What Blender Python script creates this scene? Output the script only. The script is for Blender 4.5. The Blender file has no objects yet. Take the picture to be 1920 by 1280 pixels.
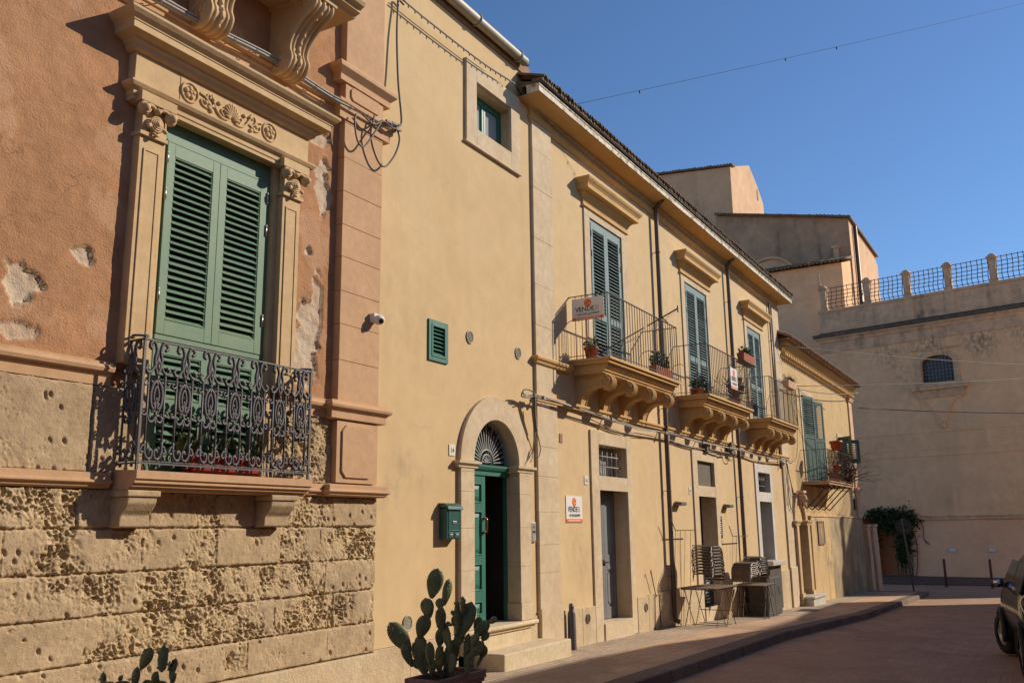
import bpy, math, random
import numpy as np
from mathutils import Vector, Matrix
random.seed(7)
rng = np.random.default_rng(11)
R = math.radians
S = bpy.context.scene
COL = S.collection
# ------------------------------------------------------------------ camera, sky, sun, exposure
cam = bpy.data.cameras.new('camera'); co = bpy.data.objects.new('camera', cam); COL.objects.link(co)
cam.sensor_width = 36; cam.lens = 1697.0/1920*36; cam.clip_start = .05; cam.clip_end = 3000
YAW, PIT, ROL = R(59.9), R(11.7), R(-.755)
_f = Vector((math.sin(YAW)*math.cos(PIT), math.cos(YAW)*math.cos(PIT), math.sin(PIT)))
_r = Vector((math.cos(YAW), -math.sin(YAW), 0)); _u = _r.cross(_f)
_r2 = math.cos(ROL)*_r + math.sin(ROL)*_u; _u2 = -math.sin(ROL)*_r + math.cos(ROL)*_u
m = Matrix((_r2, _u2, -_f)).transposed().to_4x4(); m.translation = (0, -7, 1.6)
co.matrix_world = m
S.camera = co
SUN = Vector((.93, -.86, .73)).normalized()          # towards the sun
w = bpy.data.worlds.new('World'); S.world = w; w.use_nodes = True
nt = w.node_tree; bg = nt.nodes['Background']
sky = nt.nodes.new('ShaderNodeTexSky'); sky.sky_type = 'NISHITA'; sky.sun_disc = False
sky.sun_elevation = math.asin(SUN.z); sky.sun_rotation = math.atan2(SUN.x, SUN.y)
sky.air_density = 1.0; sky.dust_density = .1; sky.ozone_density = 7.0; sky.altitude = 200
nt.links.new(sky.outputs[0], bg.inputs[0]); bg.inputs[1].default_value = .076
sl = bpy.data.lights.new('sun', 'SUN'); sl.energy = 3.1; sl.angle = R(.53); sl.color = (1, .88, .72)
so = bpy.data.objects.new('sun', sl); COL.objects.link(so)
so.rotation_euler = (-SUN).to_track_quat('-Z', 'Y').to_euler(); so.location = (30, -30, 40)
S.view_settings.view_transform = 'Standard'; S.view_settings.look = 'None'
S.view_settings.exposure = .73; S.view_settings.gamma = 1; S.view_settings.use_curve_mapping = False
S.cycles.max_bounces = 12; S.cycles.diffuse_bounces = 8

# ------------------------------------------------------------------ helpers
INV = {}
class MB:
    def __init__(s): s.v = []; s.f = []; s.m = []; s.s = []
    def add(s, vs, fs, m=0, smooth=False):
        b = len(s.v); s.v += [tuple(p) for p in vs]
        for f in fs: s.f.append([i+b for i in f]); s.m.append(m); s.s.append(smooth)
        return s
    def quad(s, a, b, c, d, m=0): return s.add([a, b, c, d], [(0, 1, 2, 3)], m)
    def box(s, x0, x1, y0, y1, z0, z1, m=0, M=None):
        vs = [Vector((x, y, z)) for x in (x0, x1) for y in (y0, y1) for z in (z0, z1)]
        if M: vs = [M @ p for p in vs]
        return s.add(vs, [(0, 1, 3, 2), (4, 6, 7, 5), (0, 4, 5, 1), (2, 3, 7, 6), (0, 2, 6, 4), (1, 5, 7, 3)], m)
    def tbox(s, c, ax, ay, az, m=0):     # box from centre and half-axis vectors
        c, ax, ay, az = map(Vector, (c, ax, ay, az))
        vs = [c+i*ax+j*ay+k*az for i in (-1, 1) for j in (-1, 1) for k in (-1, 1)]
        return s.add(vs, [(0, 1, 3, 2), (4, 6, 7, 5), (0, 4, 5, 1), (2, 3, 7, 6), (0, 2, 6, 4), (1, 5, 7, 3)], m)
    def bar(s, a, b, w=.02, d=None, m=0):
        a, b = Vector(a), Vector(b); t = (b-a); L = t.length; t.normalize(); d = d or w
        n = t.cross(Vector((0, 0, 1)));
        if n.length < .01: n = Vector((1, 0, 0))
        n.normalize(); k = n.cross(t)
        return s.tbox((a+b)/2, t*L/2, n*w/2, k*d/2, m)
    def tube(s, pts, r, n=6, m=0, closed=False, caps=True):
        P = [Vector(p) for p in pts]; N = len(P); rs = r if isinstance(r, (list, tuple)) else [r]*N
        T = []
        for i in range(N):
            a = P[(i-1) % N] if (closed or i) else P[0]; b = P[(i+1) % N] if (closed or i < N-1) else P[-1]
            t = (b-a); T.append(t.normalized() if t.length > 1e-9 else Vector((0, 0, 1)))
        u = T[0].cross(Vector((0, 0, 1)));
        if u.length < .05: u = T[0].cross(Vector((1, 0, 0)))
        u.normalize(); vs = []
        for i in range(N):
            u = u - T[i]*u.dot(T[i]); u.normalize(); k = T[i].cross(u)
            for j in range(n):
                a = 2*math.pi*j/n; vs.append(P[i]+rs[i]*(math.cos(a)*u+math.sin(a)*k))
        fs = [(i*n+j, i*n+(j+1) % n, ((i+1) % N)*n+(j+1) % n, ((i+1) % N)*n+j) for i in range(N if closed else N-1) for j in range(n)]
        s.add(vs, fs, m, n > 4)
        if not closed and caps:
            b = len(s.v)-N*n
            s.f.append([b+j for j in range(n)][::-1]); s.f.append([b+(N-1)*n+j for j in range(n)]); s.m += [m, m]; s.s += [False, False]
        return s
    def ball(s, c, r, n=10, k=6, m=0, M=None):
        r = (r, r, r) if not isinstance(r, (list, tuple)) else r; vs = []
        for i in range(k+1):
            t = math.pi*i/k
            for j in range(n):
                a = 2*math.pi*j/n; p = Vector((r[0]*math.sin(t)*math.cos(a), r[1]*math.sin(t)*math.sin(a), r[2]*math.cos(t)))
                if M: p = M @ p
                vs.append(p+Vector(c))
        return s.add(vs, [(i*n+j, (i+1)*n+j, (i+1)*n+(j+1) % n, i*n+(j+1) % n) for i in range(k) for j in range(n)], m, True)
    def lathe(s, c, prof, n=16, m=0, smooth=True):
        c = Vector(c); vs = [c+Vector((r*math.cos(2*math.pi*j/n), r*math.sin(2*math.pi*j/n), z)) for r, z in prof for j in range(n)]; K = len(prof)
        return s.add(vs, [(i*n+j, i*n+(j+1) % n, (i+1)*n+(j+1) % n, (i+1)*n+j) for i in range(K-1) for j in range(n)], m, smooth)
    def prism(s, poly, x0, x1, m=0, axis='x', smooth=False):   # poly in (y,z) swept along x; axis 'y': poly in (x,z) swept along y
        n = len(poly)
        if axis == 'x': vs = [(x0, a, b) for a, b in poly]+[(x1, a, b) for a, b in poly]
        elif axis == 'y': vs = [(a, x0, b) for a, b in poly]+[(a, x1, b) for a, b in poly]
        else: vs = [(a, b, x0) for a, b in poly]+[(a, b, x1) for a, b in poly]
        s.add(vs, [(i, (i+1) % n, n+(i+1) % n, n+i) for i in range(n)], m, smooth)
        b = len(s.v)-2*n; s.f += [[b+i for i in range(n)][::-1], [b+n+i for i in range(n)]]; s.m += [m, m]; s.s += [False, False]
        return s
    def mould(s, x0, x1, prof, y0=0, retL=True, retR=True, m=0, back=.0):   # (protrusion, z) profile along a facade, mitred returns
        K = len(prof); vs = []
        for p, z in prof:
            a = x0-(p if retL else 0); b = x1+(p if retR else 0)
            vs += [(a, y0+back, z), (a, y0-p, z), (b, y0-p, z), (b, y0+back, z)]
        fs = [(4*i+j, 4*i+j+1, 4*i+5+j, 4*i+4+j) for i in range(K-1) for j in range(3)]
        fs += [(3, 2, 1, 0), (4*K-4, 4*K-3, 4*K-2, 4*K-1)]
        return s.add(vs, fs, m)
    def sheet(s, x0, x1, z0, z1, holes=(), y=0, m=0):
        xs = sorted({x0, x1, *[h[i] for h in holes for i in (0, 1) if x0 < h[i] < x1]}); zs = sorted({z0, z1, *[h[i] for h in holes for i in (2, 3) if z0 < h[i] < z1]})
        for a, b in zip(xs, xs[1:]):
            for c, d in zip(zs, zs[1:]):
                X, Z = (a+b)/2, (c+d)/2
                if not any(h[0] < X < h[1] and h[2] < Z < h[3] for h in holes): s.quad((a, y, c), (b, y, c), (b, y, d), (a, y, d), m)
        return s
    def shell(s, x0, x1, y0, y1, z0, z1, m=0, top=True):      # sides, back and top of a building whose front is a sheet
        s.quad((x0, y1, z0), (x0, y0, z0), (x0, y0, z1), (x0, y1, z1), m); s.quad((x1, y0, z0), (x1, y1, z0), (x1, y1, z1), (x1, y0, z1), m)
        s.quad((x1, y1, z0), (x0, y1, z0), (x0, y1, z1), (x1, y1, z1), m)
        if top: s.quad((x0, y0, z1), (x1, y0, z1), (x1, y1, z1), (x0, y1, z1), m)
        return s
    def reveal(s, x0, x1, z0, z1, y0, y1, m=0, sill=True):    # inner faces of an opening
        s.quad((x0, y0, z0), (x0, y1, z0), (x0, y1, z1), (x0, y0, z1), m); s.quad((x1, y1, z0), (x1, y0, z0), (x1, y0, z1), (x1, y1, z1), m)
        s.quad((x0, y1, z1), (x1, y1, z1), (x1, y0, z1), (x0, y0, z1), m)
        if sill: s.quad((x0, y0, z0), (x1, y0, z0), (x1, y1, z0), (x0, y1, z0), m)
        return s
    def frame(s, x0, x1, z0, z1, t, y0, y1, m=0, bottom=True, tt=None):
        tt = tt or t
        s.box(x0, x0+t, y0, y1, z0, z1, m); s.box(x1-t, x1, y0, y1, z0, z1, m); s.box(x0+t, x1-t, y0, y1, z1-tt, z1, m)
        if bottom: s.box(x0+t, x1-t, y0, y1, z0, z0+tt, m)
        return s
    def build(s, name, mats, parent=None, local=False, bevel=0):
        me = bpy.data.meshes.new(name); me.from_pydata(s.v, [], s.f); mats = mats if isinstance(mats, (list, tuple)) else [mats]
        for k in mats: me.materials.append(k)
        me.polygons.foreach_set('material_index', s.m); me.polygons.foreach_set('use_smooth', s.s); me.update()
        return link(name, me, parent, local, bevel)
def link(name, me, parent=None, local=False, bevel=0):
    o = bpy.data.objects.new(name, me); COL.objects.link(o)
    if parent:
        o.parent = parent
        if not local and parent.name in INV: o.matrix_parent_inverse = INV[parent.name]
    if bevel:
        b = o.modifiers.new('bevel', 'BEVEL'); b.width = bevel; b.segments = 2; b.limit_method = 'ANGLE'
    return o
def tag(o, label, cat, group=None, kind=None):
    o['label'] = label; o['category'] = cat
    if group: o['group'] = group
    if kind: o['kind'] = kind
    return o
def thing(name, label, cat, loc=(0, 0, 0), group=None, rz=0, world=True):
    o = bpy.data.objects.new(name, None); COL.objects.link(o); o.location = loc; o.rotation_euler.z = rz; o.empty_display_size = .2
    if world: INV[o.name] = Matrix.Translation(-Vector(loc))
    return tag(o, label, cat, group)
def dup(root, loc, rz=None, label=None):
    r = root.copy(); COL.objects.link(r); r.location = loc
    if rz is not None: r.rotation_euler.z = rz
    if label: r['label'] = label
    def rec(a, b):
        for ch in a.children:
            c = ch.copy(); COL.objects.link(c); c.parent = b; rec(ch, c)
    rec(root, r); return r
def setting(o): o['kind'] = 'structure'; return o
def crom(P, n=6):
    P = [Vector(p) for p in P]; out = []; Q = [2*P[0]-P[1]]+P+[2*P[-1]-P[-2]]
    for i in range(1, len(Q)-2):
        for k in range(n):
            t = k/n; a, b, c, d = Q[i-1:i+3]
            out.append(.5*((2*b)+(c-a)*t+(2*a-5*b+4*c-d)*t*t+(3*b-a-3*c+d)*t**3))
    return out+[P[-1]]
def sag(a, b, s, n=14, wob=0):
    a, b = Vector(a), Vector(b)
    return [a.lerp(b, i/n)+Vector((0, random.uniform(-wob, wob)*.5, -4*s*(i/n)*(1-i/n)+random.uniform(-wob, wob))) for i in range(n+1)]
def text_mesh(txt, size, extr=.0006, offs=0.0):
    c = bpy.data.curves.new('lettering', 'FONT'); c.body = txt; c.size = size; c.extrude = extr; c.offset = offs; c.align_x = 'CENTER'; c.resolution_u = 3
    o = bpy.data.objects.new('lettering', c); COL.objects.link(o); dg = bpy.context.evaluated_depsgraph_get()
    me = bpy.data.meshes.new_from_object(o.evaluated_get(dg)); bpy.data.objects.remove(o); return me
def lettering(txt, size, mat, parent, M, offs=0.0, sx=1):
    me = text_mesh(txt, size, offs=offs); me.transform(M @ Matrix.Diagonal((sx, 1, 1, 1))); me.materials.clear(); me.materials.append(mat)
    return link('lettering', me, parent)

# ------------------------------------------------------------------ materials
def nodes(mt):
    mt.use_nodes = True; n = mt.node_tree; return n, n.nodes['Principled BSDF']
def mat(name, col, rough=.85, col2=None, vs=1.2, var=.5, fine=.12, fs=14, bump=0, bs=60, bdist=.01, streak=None, streak_amt=.6, streak_s=3.0, metal=0, spec=.3, spots=(), spotcol=None, tint=None, det=6, zs=1.0, tintcol2=None, patch=None, crack=0):
    """col/col2 blended by slow noise, a finer mottling, optional vertical stains, stain spots at world places, bump; tint = name of a mesh attribute"""
    mt = bpy.data.materials.new(name); n, p = nodes(mt); N, L = n.nodes, n.links
    p.inputs['Roughness'].default_value = rough; p.inputs['Metallic'].default_value = metal; p.inputs['Specular IOR Level'].default_value = spec
    tc = N.new('ShaderNodeTexCoord'); src = tc.outputs['Object']
    def noise(scale, d=det, mp=None, rgh=.6):
        t = N.new('ShaderNodeTexNoise'); t.inputs['Scale'].default_value = scale; t.inputs['Detail'].default_value = d; t.inputs['Roughness'].default_value = rgh
        if mp:
            q = N.new('ShaderNodeMapping'); q.inputs['Scale'].default_value = mp; L.new(src, q.inputs[0]); L.new(q.outputs[0], t.inputs[0])
        else: L.new(src, t.inputs[0])
        return t.outputs[0]
    def ramp(a, lo, hi):
        r = N.new('ShaderNodeMapRange'); r.inputs[1].default_value = lo; r.inputs[2].default_value = hi; L.new(a, r.inputs[0]); return r.outputs[0]
    def mul(a, k):
        x = N.new('ShaderNodeMath'); x.operation = 'MULTIPLY'; L.new(a, x.inputs[0])
        if isinstance(k, (int, float)): x.inputs[1].default_value = k
        else: L.new(k, x.inputs[1])
        return x.outputs[0]
    def mix(f, a, b, blend='MIX'):
        x = N.new('ShaderNodeMix'); x.data_type = 'RGBA'; x.blend_type = blend
        if isinstance(f, (int, float)): x.inputs[0].default_value = f
        else: L.new(f, x.inputs[0])
        for i, q in ((6, a), (7, b)):
            if isinstance(q, tuple): x.inputs[i].default_value = (*q, 1)
            else: L.new(q, x.inputs[i])
        return x.outputs[2]
    c2 = col2 or tuple(c*.78 for c in col)
    c = mix(mul(ramp(noise(vs, mp=(1, 1, zs)), .35, .68), var), col, c2)
    if fine:
        f = ramp(noise(fs), .25, .75); g = N.new('ShaderNodeMapRange'); g.inputs[3].default_value = 1-fine*1.6; g.inputs[4].default_value = 1+fine; L.new(f, g.inputs[0])
        cc = N.new('ShaderNodeCombineColor'); [L.new(g.outputs[0], cc.inputs[i]) for i in range(3)]
        c = mix(1.0, c, cc.outputs[0], 'MULTIPLY')
    if streak:
        a = ramp(noise(streak_s, mp=(1, 1, .12)), .52, .75); b = ramp(noise(.9), .4, .62)
        c = mix(mul(mul(a, b), streak_amt), c, streak)
    if patch:
        pc, pam, psc, thr = patch; c = mix(mul(ramp(noise(psc, 4), thr, thr+.025), pam), c, pc)
    if crack:
        nz = N.new('ShaderNodeTexNoise'); nz.inputs['Scale'].default_value = 2.5; nz.inputs['Detail'].default_value = 5; L.new(src, nz.inputs[0])
        va = N.new('ShaderNodeVectorMath'); va.operation = 'MULTIPLY_ADD'; L.new(nz.outputs['Color'], va.inputs[0]); va.inputs[1].default_value = (.5, .5, .5); L.new(src, va.inputs[2])
        vo = N.new('ShaderNodeTexVoronoi'); vo.feature = 'DISTANCE_TO_EDGE'; vo.inputs['Scale'].default_value = .8; L.new(va.outputs[0], vo.inputs['Vector'])
        c = mix(mul(mul(ramp(vo.outputs['Distance'], .007, .001), ramp(noise(.6), .50, .56)), crack), c, tuple(q*.45 for q in col))
    for (x, y, z, r, am) in spots:
        d = N.new('ShaderNodeVectorMath'); d.operation = 'DISTANCE'; L.new(src, d.inputs[0]); d.inputs[1].default_value = (x, y, z)
        fall = N.new('ShaderNodeMapRange'); fall.inputs[1].default_value = r; fall.inputs[2].default_value = r*.15; L.new(d.outputs['Value'], fall.inputs[0])
        c = mix(mul(mul(fall.outputs[0], ramp(noise(5, mp=(1, 1, .6)), .42, .66)), am), c, spotcol)
    if tint:
        at = N.new('ShaderNodeAttribute'); at.attribute_name = tint; c = mix(at.outputs['Fac'], c, tintcol2)
    L.new(c, p.inputs['Base Color'])
    if bump:
        b = N.new('ShaderNodeBump'); b.inputs['Strength'].default_value = bump; b.inputs['Distance'].default_value = bdist
        L.new(noise(bs, 8, rgh=.65), b.inputs['Height']); L.new(b.outputs[0], p.inputs['Normal'])
    return mt
def glass(name, col=(.03, .04, .045), rough=.05):
    mt = bpy.data.materials.new(name); n, p = nodes(mt); p.inputs['Base Color'].default_value = (*col, 1); p.inputs['Roughness'].default_value = rough; p.inputs['Specular IOR Level'].default_value = .8; return mt
M = {}
M['pink'] = mat('pink_stucco', (.465, .24, .122), .95, (.36, .19, .095), 1.3, .95, .12, 7, .7, 48, .02, streak=(.52, .33, .20), streak_amt=.55, streak_s=1.6, patch=((.50, .30, .18), .55, 1.1, .585), crack=.5, tint='damage', tintcol2=(.56, .47, .36))
M['yellow'] = mat('yellow_stucco', crack=.15, patch=((.60, .44, .25), .5, .6, .58), col=(.63, .455, .25), rough=.95, col2=(.57, .405, .215), vs=.8, var=.9, fine=.05, fs=4, bump=.25, bs=60, bdist=.01, streak=(.44, .31, .18), streak_amt=.45,
   spots=((9.25, 0, 2.35, .42, .55), (9.0, 0, 2.0, .35, .4), (9.7, 0, 2.25, .25, .35), (9.2, 0, 4.5, 1.2, .2)), spotcol=(.25, .21, .15))
M['ochre'] = mat('ochre_stucco', crack=.22, patch=((.60, .45, .27), .6, .7, .57), col=(.64, .47, .265), rough=.95, col2=(.58, .415, .225), vs=.7, var=.9, fine=.06, fs=4, bump=.25, bs=55, bdist=.01, streak=(.44, .31, .18), streak_amt=.5,
   spots=((14.2, 0, 1.2, .5, .5), (14.5, 0, .8, .5, .45), (24.3, 0, 2.2, .8, .4), (17.4, 0, .6, .5, .4), (27.8, 0, 2.4, .5, .4)), spotcol=(.36, .25, .14))
M['ochre_old'] = mat('ochre_old_stucco', (.60, .42, .20), .95, (.50, .35, .18), .8, .9, .08, 5, .4, 45, .015, streak=(.12, .095, .07), streak_amt=1.0, streak_s=1.7,
   spots=((34.3, -.1, .5, 1.3, .9), (36.5, -.1, .2, 1.6, .9), (35.2, -.1, 1.4, .8, .8), (39, -.1, .3, 2, .8), (38, 0, 2.2, 1.2, .6)), spotcol=(.13, .11, .085))
M['stained'] = mat('stained_lower_plaster', (.47, .36, .21), .95, (.21, .165, .105), .9, 1.0, .14, 5, .4, 40, .015, streak=(.10, .08, .06), streak_amt=1.0, streak_s=1.5)
M['stone'] = mat('carved_limestone', (.60, .43, .24), .9, (.50, .335, .175), 1.6, .8, .08, 10, .35, 55, .01)
M['stone_pale'] = mat('pale_limestone', (.62, .50, .34), .9, (.54, .40, .25), 1.4, .9, .10, 9, .35, 45, .012, streak=(.35, .24, .14), streak_amt=.35)
M['ashlar'] = mat('pink_ashlar', (.55, .345, .195), .9, (.47, .29, .165), 1.3, .9, .08, 9, .3, 45, .01)
M['rock'] = mat('pitted_sandstone', (.50, .37, .225), .95, (.385, .275, .165), 2.0, .95, .16, 12, .7, 60, .012, tint='erosion', tintcol2=(.55, .41, .225))
M['plinth'] = mat('plinth_stone', (.60, .48, .31), .95, (.50, .36, .21), 2.0, .9, .14, 8, .8, 30, .02, streak=(.24, .19, .13), streak_amt=.7)
M['step'] = mat('step_stone', (.63, .52, .35), .9, (.55, .42, .26), 2.5, .8, .12, 14, .6, 40, .012)
M['green'] = mat('green_shutter_paint', (.10, .20, .135), .55, (.145, .22, .125), 1.5, 1.0, .08, 20, .08, 90, .003, spec=.35)
M['teal'] = mat('teal_door_paint', (.035, .17, .125), .45, (.03, .14, .105), 3, .8, .06, 20, .06, 90, .003, spec=.4)
M['bluegrey'] = mat('blue_grey_shutter_paint', (.175, .255, .255), .6, (.14, .21, .215), 2.5, .9, .08, 20, .08, 90, .003)
M['soot'] = mat('sooty_stone', (.16, .12, .09), .95, (.09, .07, .055), 1.2, .9, .2, 4, .5, 12, .03, streak=(.30, .23, .16), streak_amt=.5, streak_s=1.2)
M['dgreen'] = mat('dark_green_shutter_paint', (.055, .115, .10), .6, (.04, .10, .09), 3, .8, .1, 20)
M['greydoor'] = mat('grey_door_paint', (.20, .20, .205), .6, (.155, .155, .165), 3, .8, .1, 18, .1, 70, .004)
M['iron'] = mat('wrought_iron', (.105, .095, .098), .5, (.07, .063, .066), 6, .8, .15, 30, .15, 120, .003, spec=.5)
M['ironrust'] = mat('rusty_iron', (.11, .065, .045), .7, (.07, .045, .035), 8, .9, .2, 30, .2, 120, .003)
M['steel'] = mat('steel_hardware', (.50, .49, .46), .35, metal=.9, fine=.05)
M['pipe'] = mat('brown_downpipe', (.105, .066, .05), .4, (.085, .055, .04), 3, .7, .1, 20, spec=.5)
M['gutter'] = mat('grey_gutter', (.40, .36, .27), .5, (.32, .28, .2), 2, .8, .15, 10, spec=.4)
M['tile'] = mat('clay_roof_tile', (.36, .20, .115), .9, (.25, .16, .10), 3, .9, .2, 10, .4, 50, .01, streak=(.10, .08, .06), streak_amt=.5)
M['tile_old'] = mat('lichen_roof_tile', (.22, .145, .09), .95, (.13, .10, .07), 4, .9, .2, 12, .5, 40, .012)
M['fascia'] = mat('stained_fascia', (.80, .72, .58), .9, (.60, .50, .36), 3, .9, .2, 18, patch=((.16, .13, .10), .75, 7, .55), bump=.3, bs=40, bdist=.01, streak=(.09, .075, .06), streak_amt=1.0, streak_s=9)
M['soffit'] = mat('ochre_cornice', (.60, .385, .16), .95, (.53, .33, .14), 1.2, .9, .06, 6, .25, 45, .01)
M['white'] = mat('white_paint', (.72, .69, .64), .6, fine=.04); M['signwhite'] = mat('sign_board', (.74, .72, .70), .5, fine=.02, var=.1)
M['orange'] = mat('orange_print', (.72, .17, .035), .5, fine=.03, var=.1); M['black'] = mat('black_print', (.03, .028, .03), .5, fine=0, var=.1); M['greyprint'] = mat('grey_print', (.42, .41, .40), .5, fine=0, var=.1)
M['ceramic'] = mat('white_ceramic', (.70, .67, .60), .35, fine=.03, var=.2)
M['plaster'] = mat('white_plaster', (.62, .58, .53), .9, (.52, .47, .41), 2, .8, .08, 10, .3, 50, .008)
M['cable'] = mat('cable_sheath', (.16, .135, .11), .6, fine=.1); M['cablegrey'] = mat('grey_cable', (.36, .34, .31), .55, fine=.1)
M['terracotta'] = mat('terracotta', (.42, .13, .065), .8, (.34, .10, .05), 5, .8, .1, 20, .2, 60, .005)
M['orangepot'] = mat('orange_plastic_pot', (.55, .11, .035), .45, fine=.03)
M['pinkpot'] = mat('pink_concrete_planter', (.30, .175, .145), .85, (.24, .14, .115), 4, .8, .12, 18, .4, 50, .008)
M['soil'] = mat('soil', (.06, .045, .03), 1, fine=.3, bump=.6, bs=50)
M['cactus'] = mat('cactus_skin', (.20, .22, .095), .5, (.11, .14, .065), 6, .95, .2, 34, .1, 60, .004, spec=.35)
M['leaf'] = mat('leaf', (.07, .11, .035), .6, (.045, .08, .025), 8, .9, .2, 30); M['leafdry'] = mat('dry_foliage', (.16, .115, .075), .9, (.10, .07, .05), 8, .9, .2, 30)
M['ivy'] = mat('ivy_leaf', (.045, .07, .025), .6, (.03, .05, .018), 5, .9, .25, 20)
M['wood'] = mat('weathered_slats', (.21, .15, .10), .75, (.14, .10, .07), 6, .9, .2, 25, .2, 60, .004)
M['cabinet'] = mat('dark_grey_panel', (.085, .078, .072), .6, (.07, .063, .058), 3, .8, .08, 15)
M['marble'] = mat('white_marble', (.62, .58, .51), .35, (.48, .44, .39), 5, .7, .1, 15)
M['palewall'] = mat('pale_lime_plaster', (.78, .66, .50), .95)
M['lamp'] = mat('grey_metal_lamp', (.16, .14, .12), .45, fine=.05)
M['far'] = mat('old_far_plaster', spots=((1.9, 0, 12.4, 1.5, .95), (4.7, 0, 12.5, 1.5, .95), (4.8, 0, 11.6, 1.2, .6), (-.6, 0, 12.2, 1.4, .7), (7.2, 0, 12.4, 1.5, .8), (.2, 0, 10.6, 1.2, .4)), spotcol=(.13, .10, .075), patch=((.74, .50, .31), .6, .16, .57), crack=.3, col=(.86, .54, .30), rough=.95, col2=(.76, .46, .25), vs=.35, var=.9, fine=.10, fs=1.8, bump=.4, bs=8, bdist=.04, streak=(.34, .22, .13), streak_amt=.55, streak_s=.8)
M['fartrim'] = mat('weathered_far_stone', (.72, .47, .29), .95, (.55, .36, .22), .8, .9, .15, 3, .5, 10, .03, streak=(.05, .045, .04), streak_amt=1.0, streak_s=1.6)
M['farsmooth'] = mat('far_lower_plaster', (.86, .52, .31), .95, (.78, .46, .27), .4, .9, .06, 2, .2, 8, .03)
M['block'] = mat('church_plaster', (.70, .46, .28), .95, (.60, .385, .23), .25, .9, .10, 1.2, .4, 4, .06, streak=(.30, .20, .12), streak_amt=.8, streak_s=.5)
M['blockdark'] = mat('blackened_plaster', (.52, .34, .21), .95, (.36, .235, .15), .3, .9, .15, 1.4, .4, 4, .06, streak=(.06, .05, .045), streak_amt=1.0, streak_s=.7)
M['glass'] = glass('dark_window_glass'); M['oldglass'] = glass('dusty_window_glass', (.05, .04, .035), .35); M['curtainglass'] = glass('pale_window_glass', (.35, .37, .38), .08)
M['interior'] = mat('interior_painted_dark', (.045, .036, .028), .95)  # near-black colour stands in for the unlit depth of the hall
M['carpaint'] = mat('dark_car_paint', (.016, .014, .013), .12, fine=0, var=.1, spec=.2); M['tyre'] = mat('tyre_rubber', (.02, .019, .018), .85); M['redlens'] = mat('red_lens', (.45, .015, .012), .2, fine=0); M['chrome'] = mat('chrome_trim', (.6, .6, .6), .15, metal=1, fine=0)
M['plasticblack'] = mat('black_plastic', (.018, .018, .018), .6)
M['verdigris'] = mat('green_metal_box', (.025, .10, .085), .35, (.02, .085, .075), 4, .7, .08, 20, spec=.5)
M['bronze'] = mat('bronze_plaque', (.30, .20, .11), .6, (.24, .16, .09), 5, .8, .1, 15)
# ------------------------------------------------------------------ ground, road, pavement
GX = [-400, -20, 0, 8.75, 18.2, 27.3, 40.9, 60, 90, 1500]; GZ = [.5, .5, 0, -.22, -.388, -.78, -1.116, -1.5, -1.7, -1.7]
def g(x): return float(np.interp(x, GX, GZ))
def strip(y0, y1, xs, dz, name, mt, ny=1):
    b = MB(); ys = [y0+(y1-y0)*i/ny for i in range(ny+1)]
    for a, c in zip(xs, xs[1:]):
        for p, q in zip(ys, ys[1:]): b.quad((a, p, g(a)+dz), (c, p, g(c)+dz), (c, q, g(c)+dz), (a, q, g(a)+dz))
    return setting(b.build(name, mt))
def paving(name, col, col2, sx, sy, mort, rough=.8, bump=.5, bd=.01, offset=.5, spotvar=.5, mortcol=None, vs=1.0, dist=0):
    mt = mat(name, col, rough, col2, vs, .9, .18, 25, patch=(tuple(c*.66 for c in col), .7, .55, .56), crack=.5); n, p = nodes(mt); N, L = n.nodes, n.links
    base = p.inputs['Base Color'].links[0].from_socket
    br = N.new('ShaderNodeTexBrick'); br.inputs['Scale'].default_value = 1; br.inputs['Brick Width'].default_value = sx; br.inputs['Row Height'].default_value = sy; br.inputs['Mortar Size'].default_value = mort; br.offset = offset
    br.inputs['Mortar Smooth'].default_value = .4; br.inputs['Color1'].default_value = (1, 1, 1, 1); br.inputs['Color2'].default_value = (spotvar, spotvar, spotvar, 1); mc = mortcol or (.45, .4, .36); br.inputs['Mortar'].default_value = (*mc, 1)
    tc = N.new('ShaderNodeTexCoord')
    nz = N.new('ShaderNodeTexNoise'); nz.inputs['Scale'].default_value = 3; ad = N.new('ShaderNodeMixRGB'); ad.blend_type = 'ADD'; ad.inputs[0].default_value = dist; L.new(tc.outputs['Object'], nz.inputs[0]); L.new(tc.outputs['Object'], ad.inputs[1]); L.new(nz.outputs['Color'], ad.inputs[2]); L.new(ad.outputs[0], br.inputs['Vector'])
    x = N.new('ShaderNodeMix'); x.data_type = 'RGBA'; x.blend_type = 'MULTIPLY'; x.inputs[0].default_value = 1; L.new(base, x.inputs[6]); L.new(br.outputs['Color'], x.inputs[7]); L.new(x.outputs[2], p.inputs['Base Color'])
    n2 = N.new('ShaderNodeTexNoise'); n2.inputs['Scale'].default_value = 30; n2.inputs['Detail'].default_value = 6; L.new(tc.outputs['Object'], n2.inputs[0])
    mm = N.new('ShaderNodeMath'); mm.operation = 'MULTIPLY_ADD'; L.new(n2.outputs[0], mm.inputs[0]); mm.inputs[1].default_value = .35; inv = N.new('ShaderNodeMath'); inv.operation = 'SUBTRACT'; inv.inputs[0].default_value = 1; L.new(br.outputs['Fac'], inv.inputs[1]); L.new(inv.outputs[0], mm.inputs[2])
    b = N.new('ShaderNodeBump'); b.inputs['Strength'].default_value = bump; b.inputs['Distance'].default_value = bd; L.new(mm.outputs[0], b.inputs['Height']); L.new(b.outputs[0], p.inputs['Normal']); return mt
M['road'] = paving('road_paving', (.48, .30, .19), (.36, .22, .135), .30, .15, .006, .85, .35, .008, spotvar=.90, mortcol=(.80, .76, .72), dist=.05)
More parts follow.
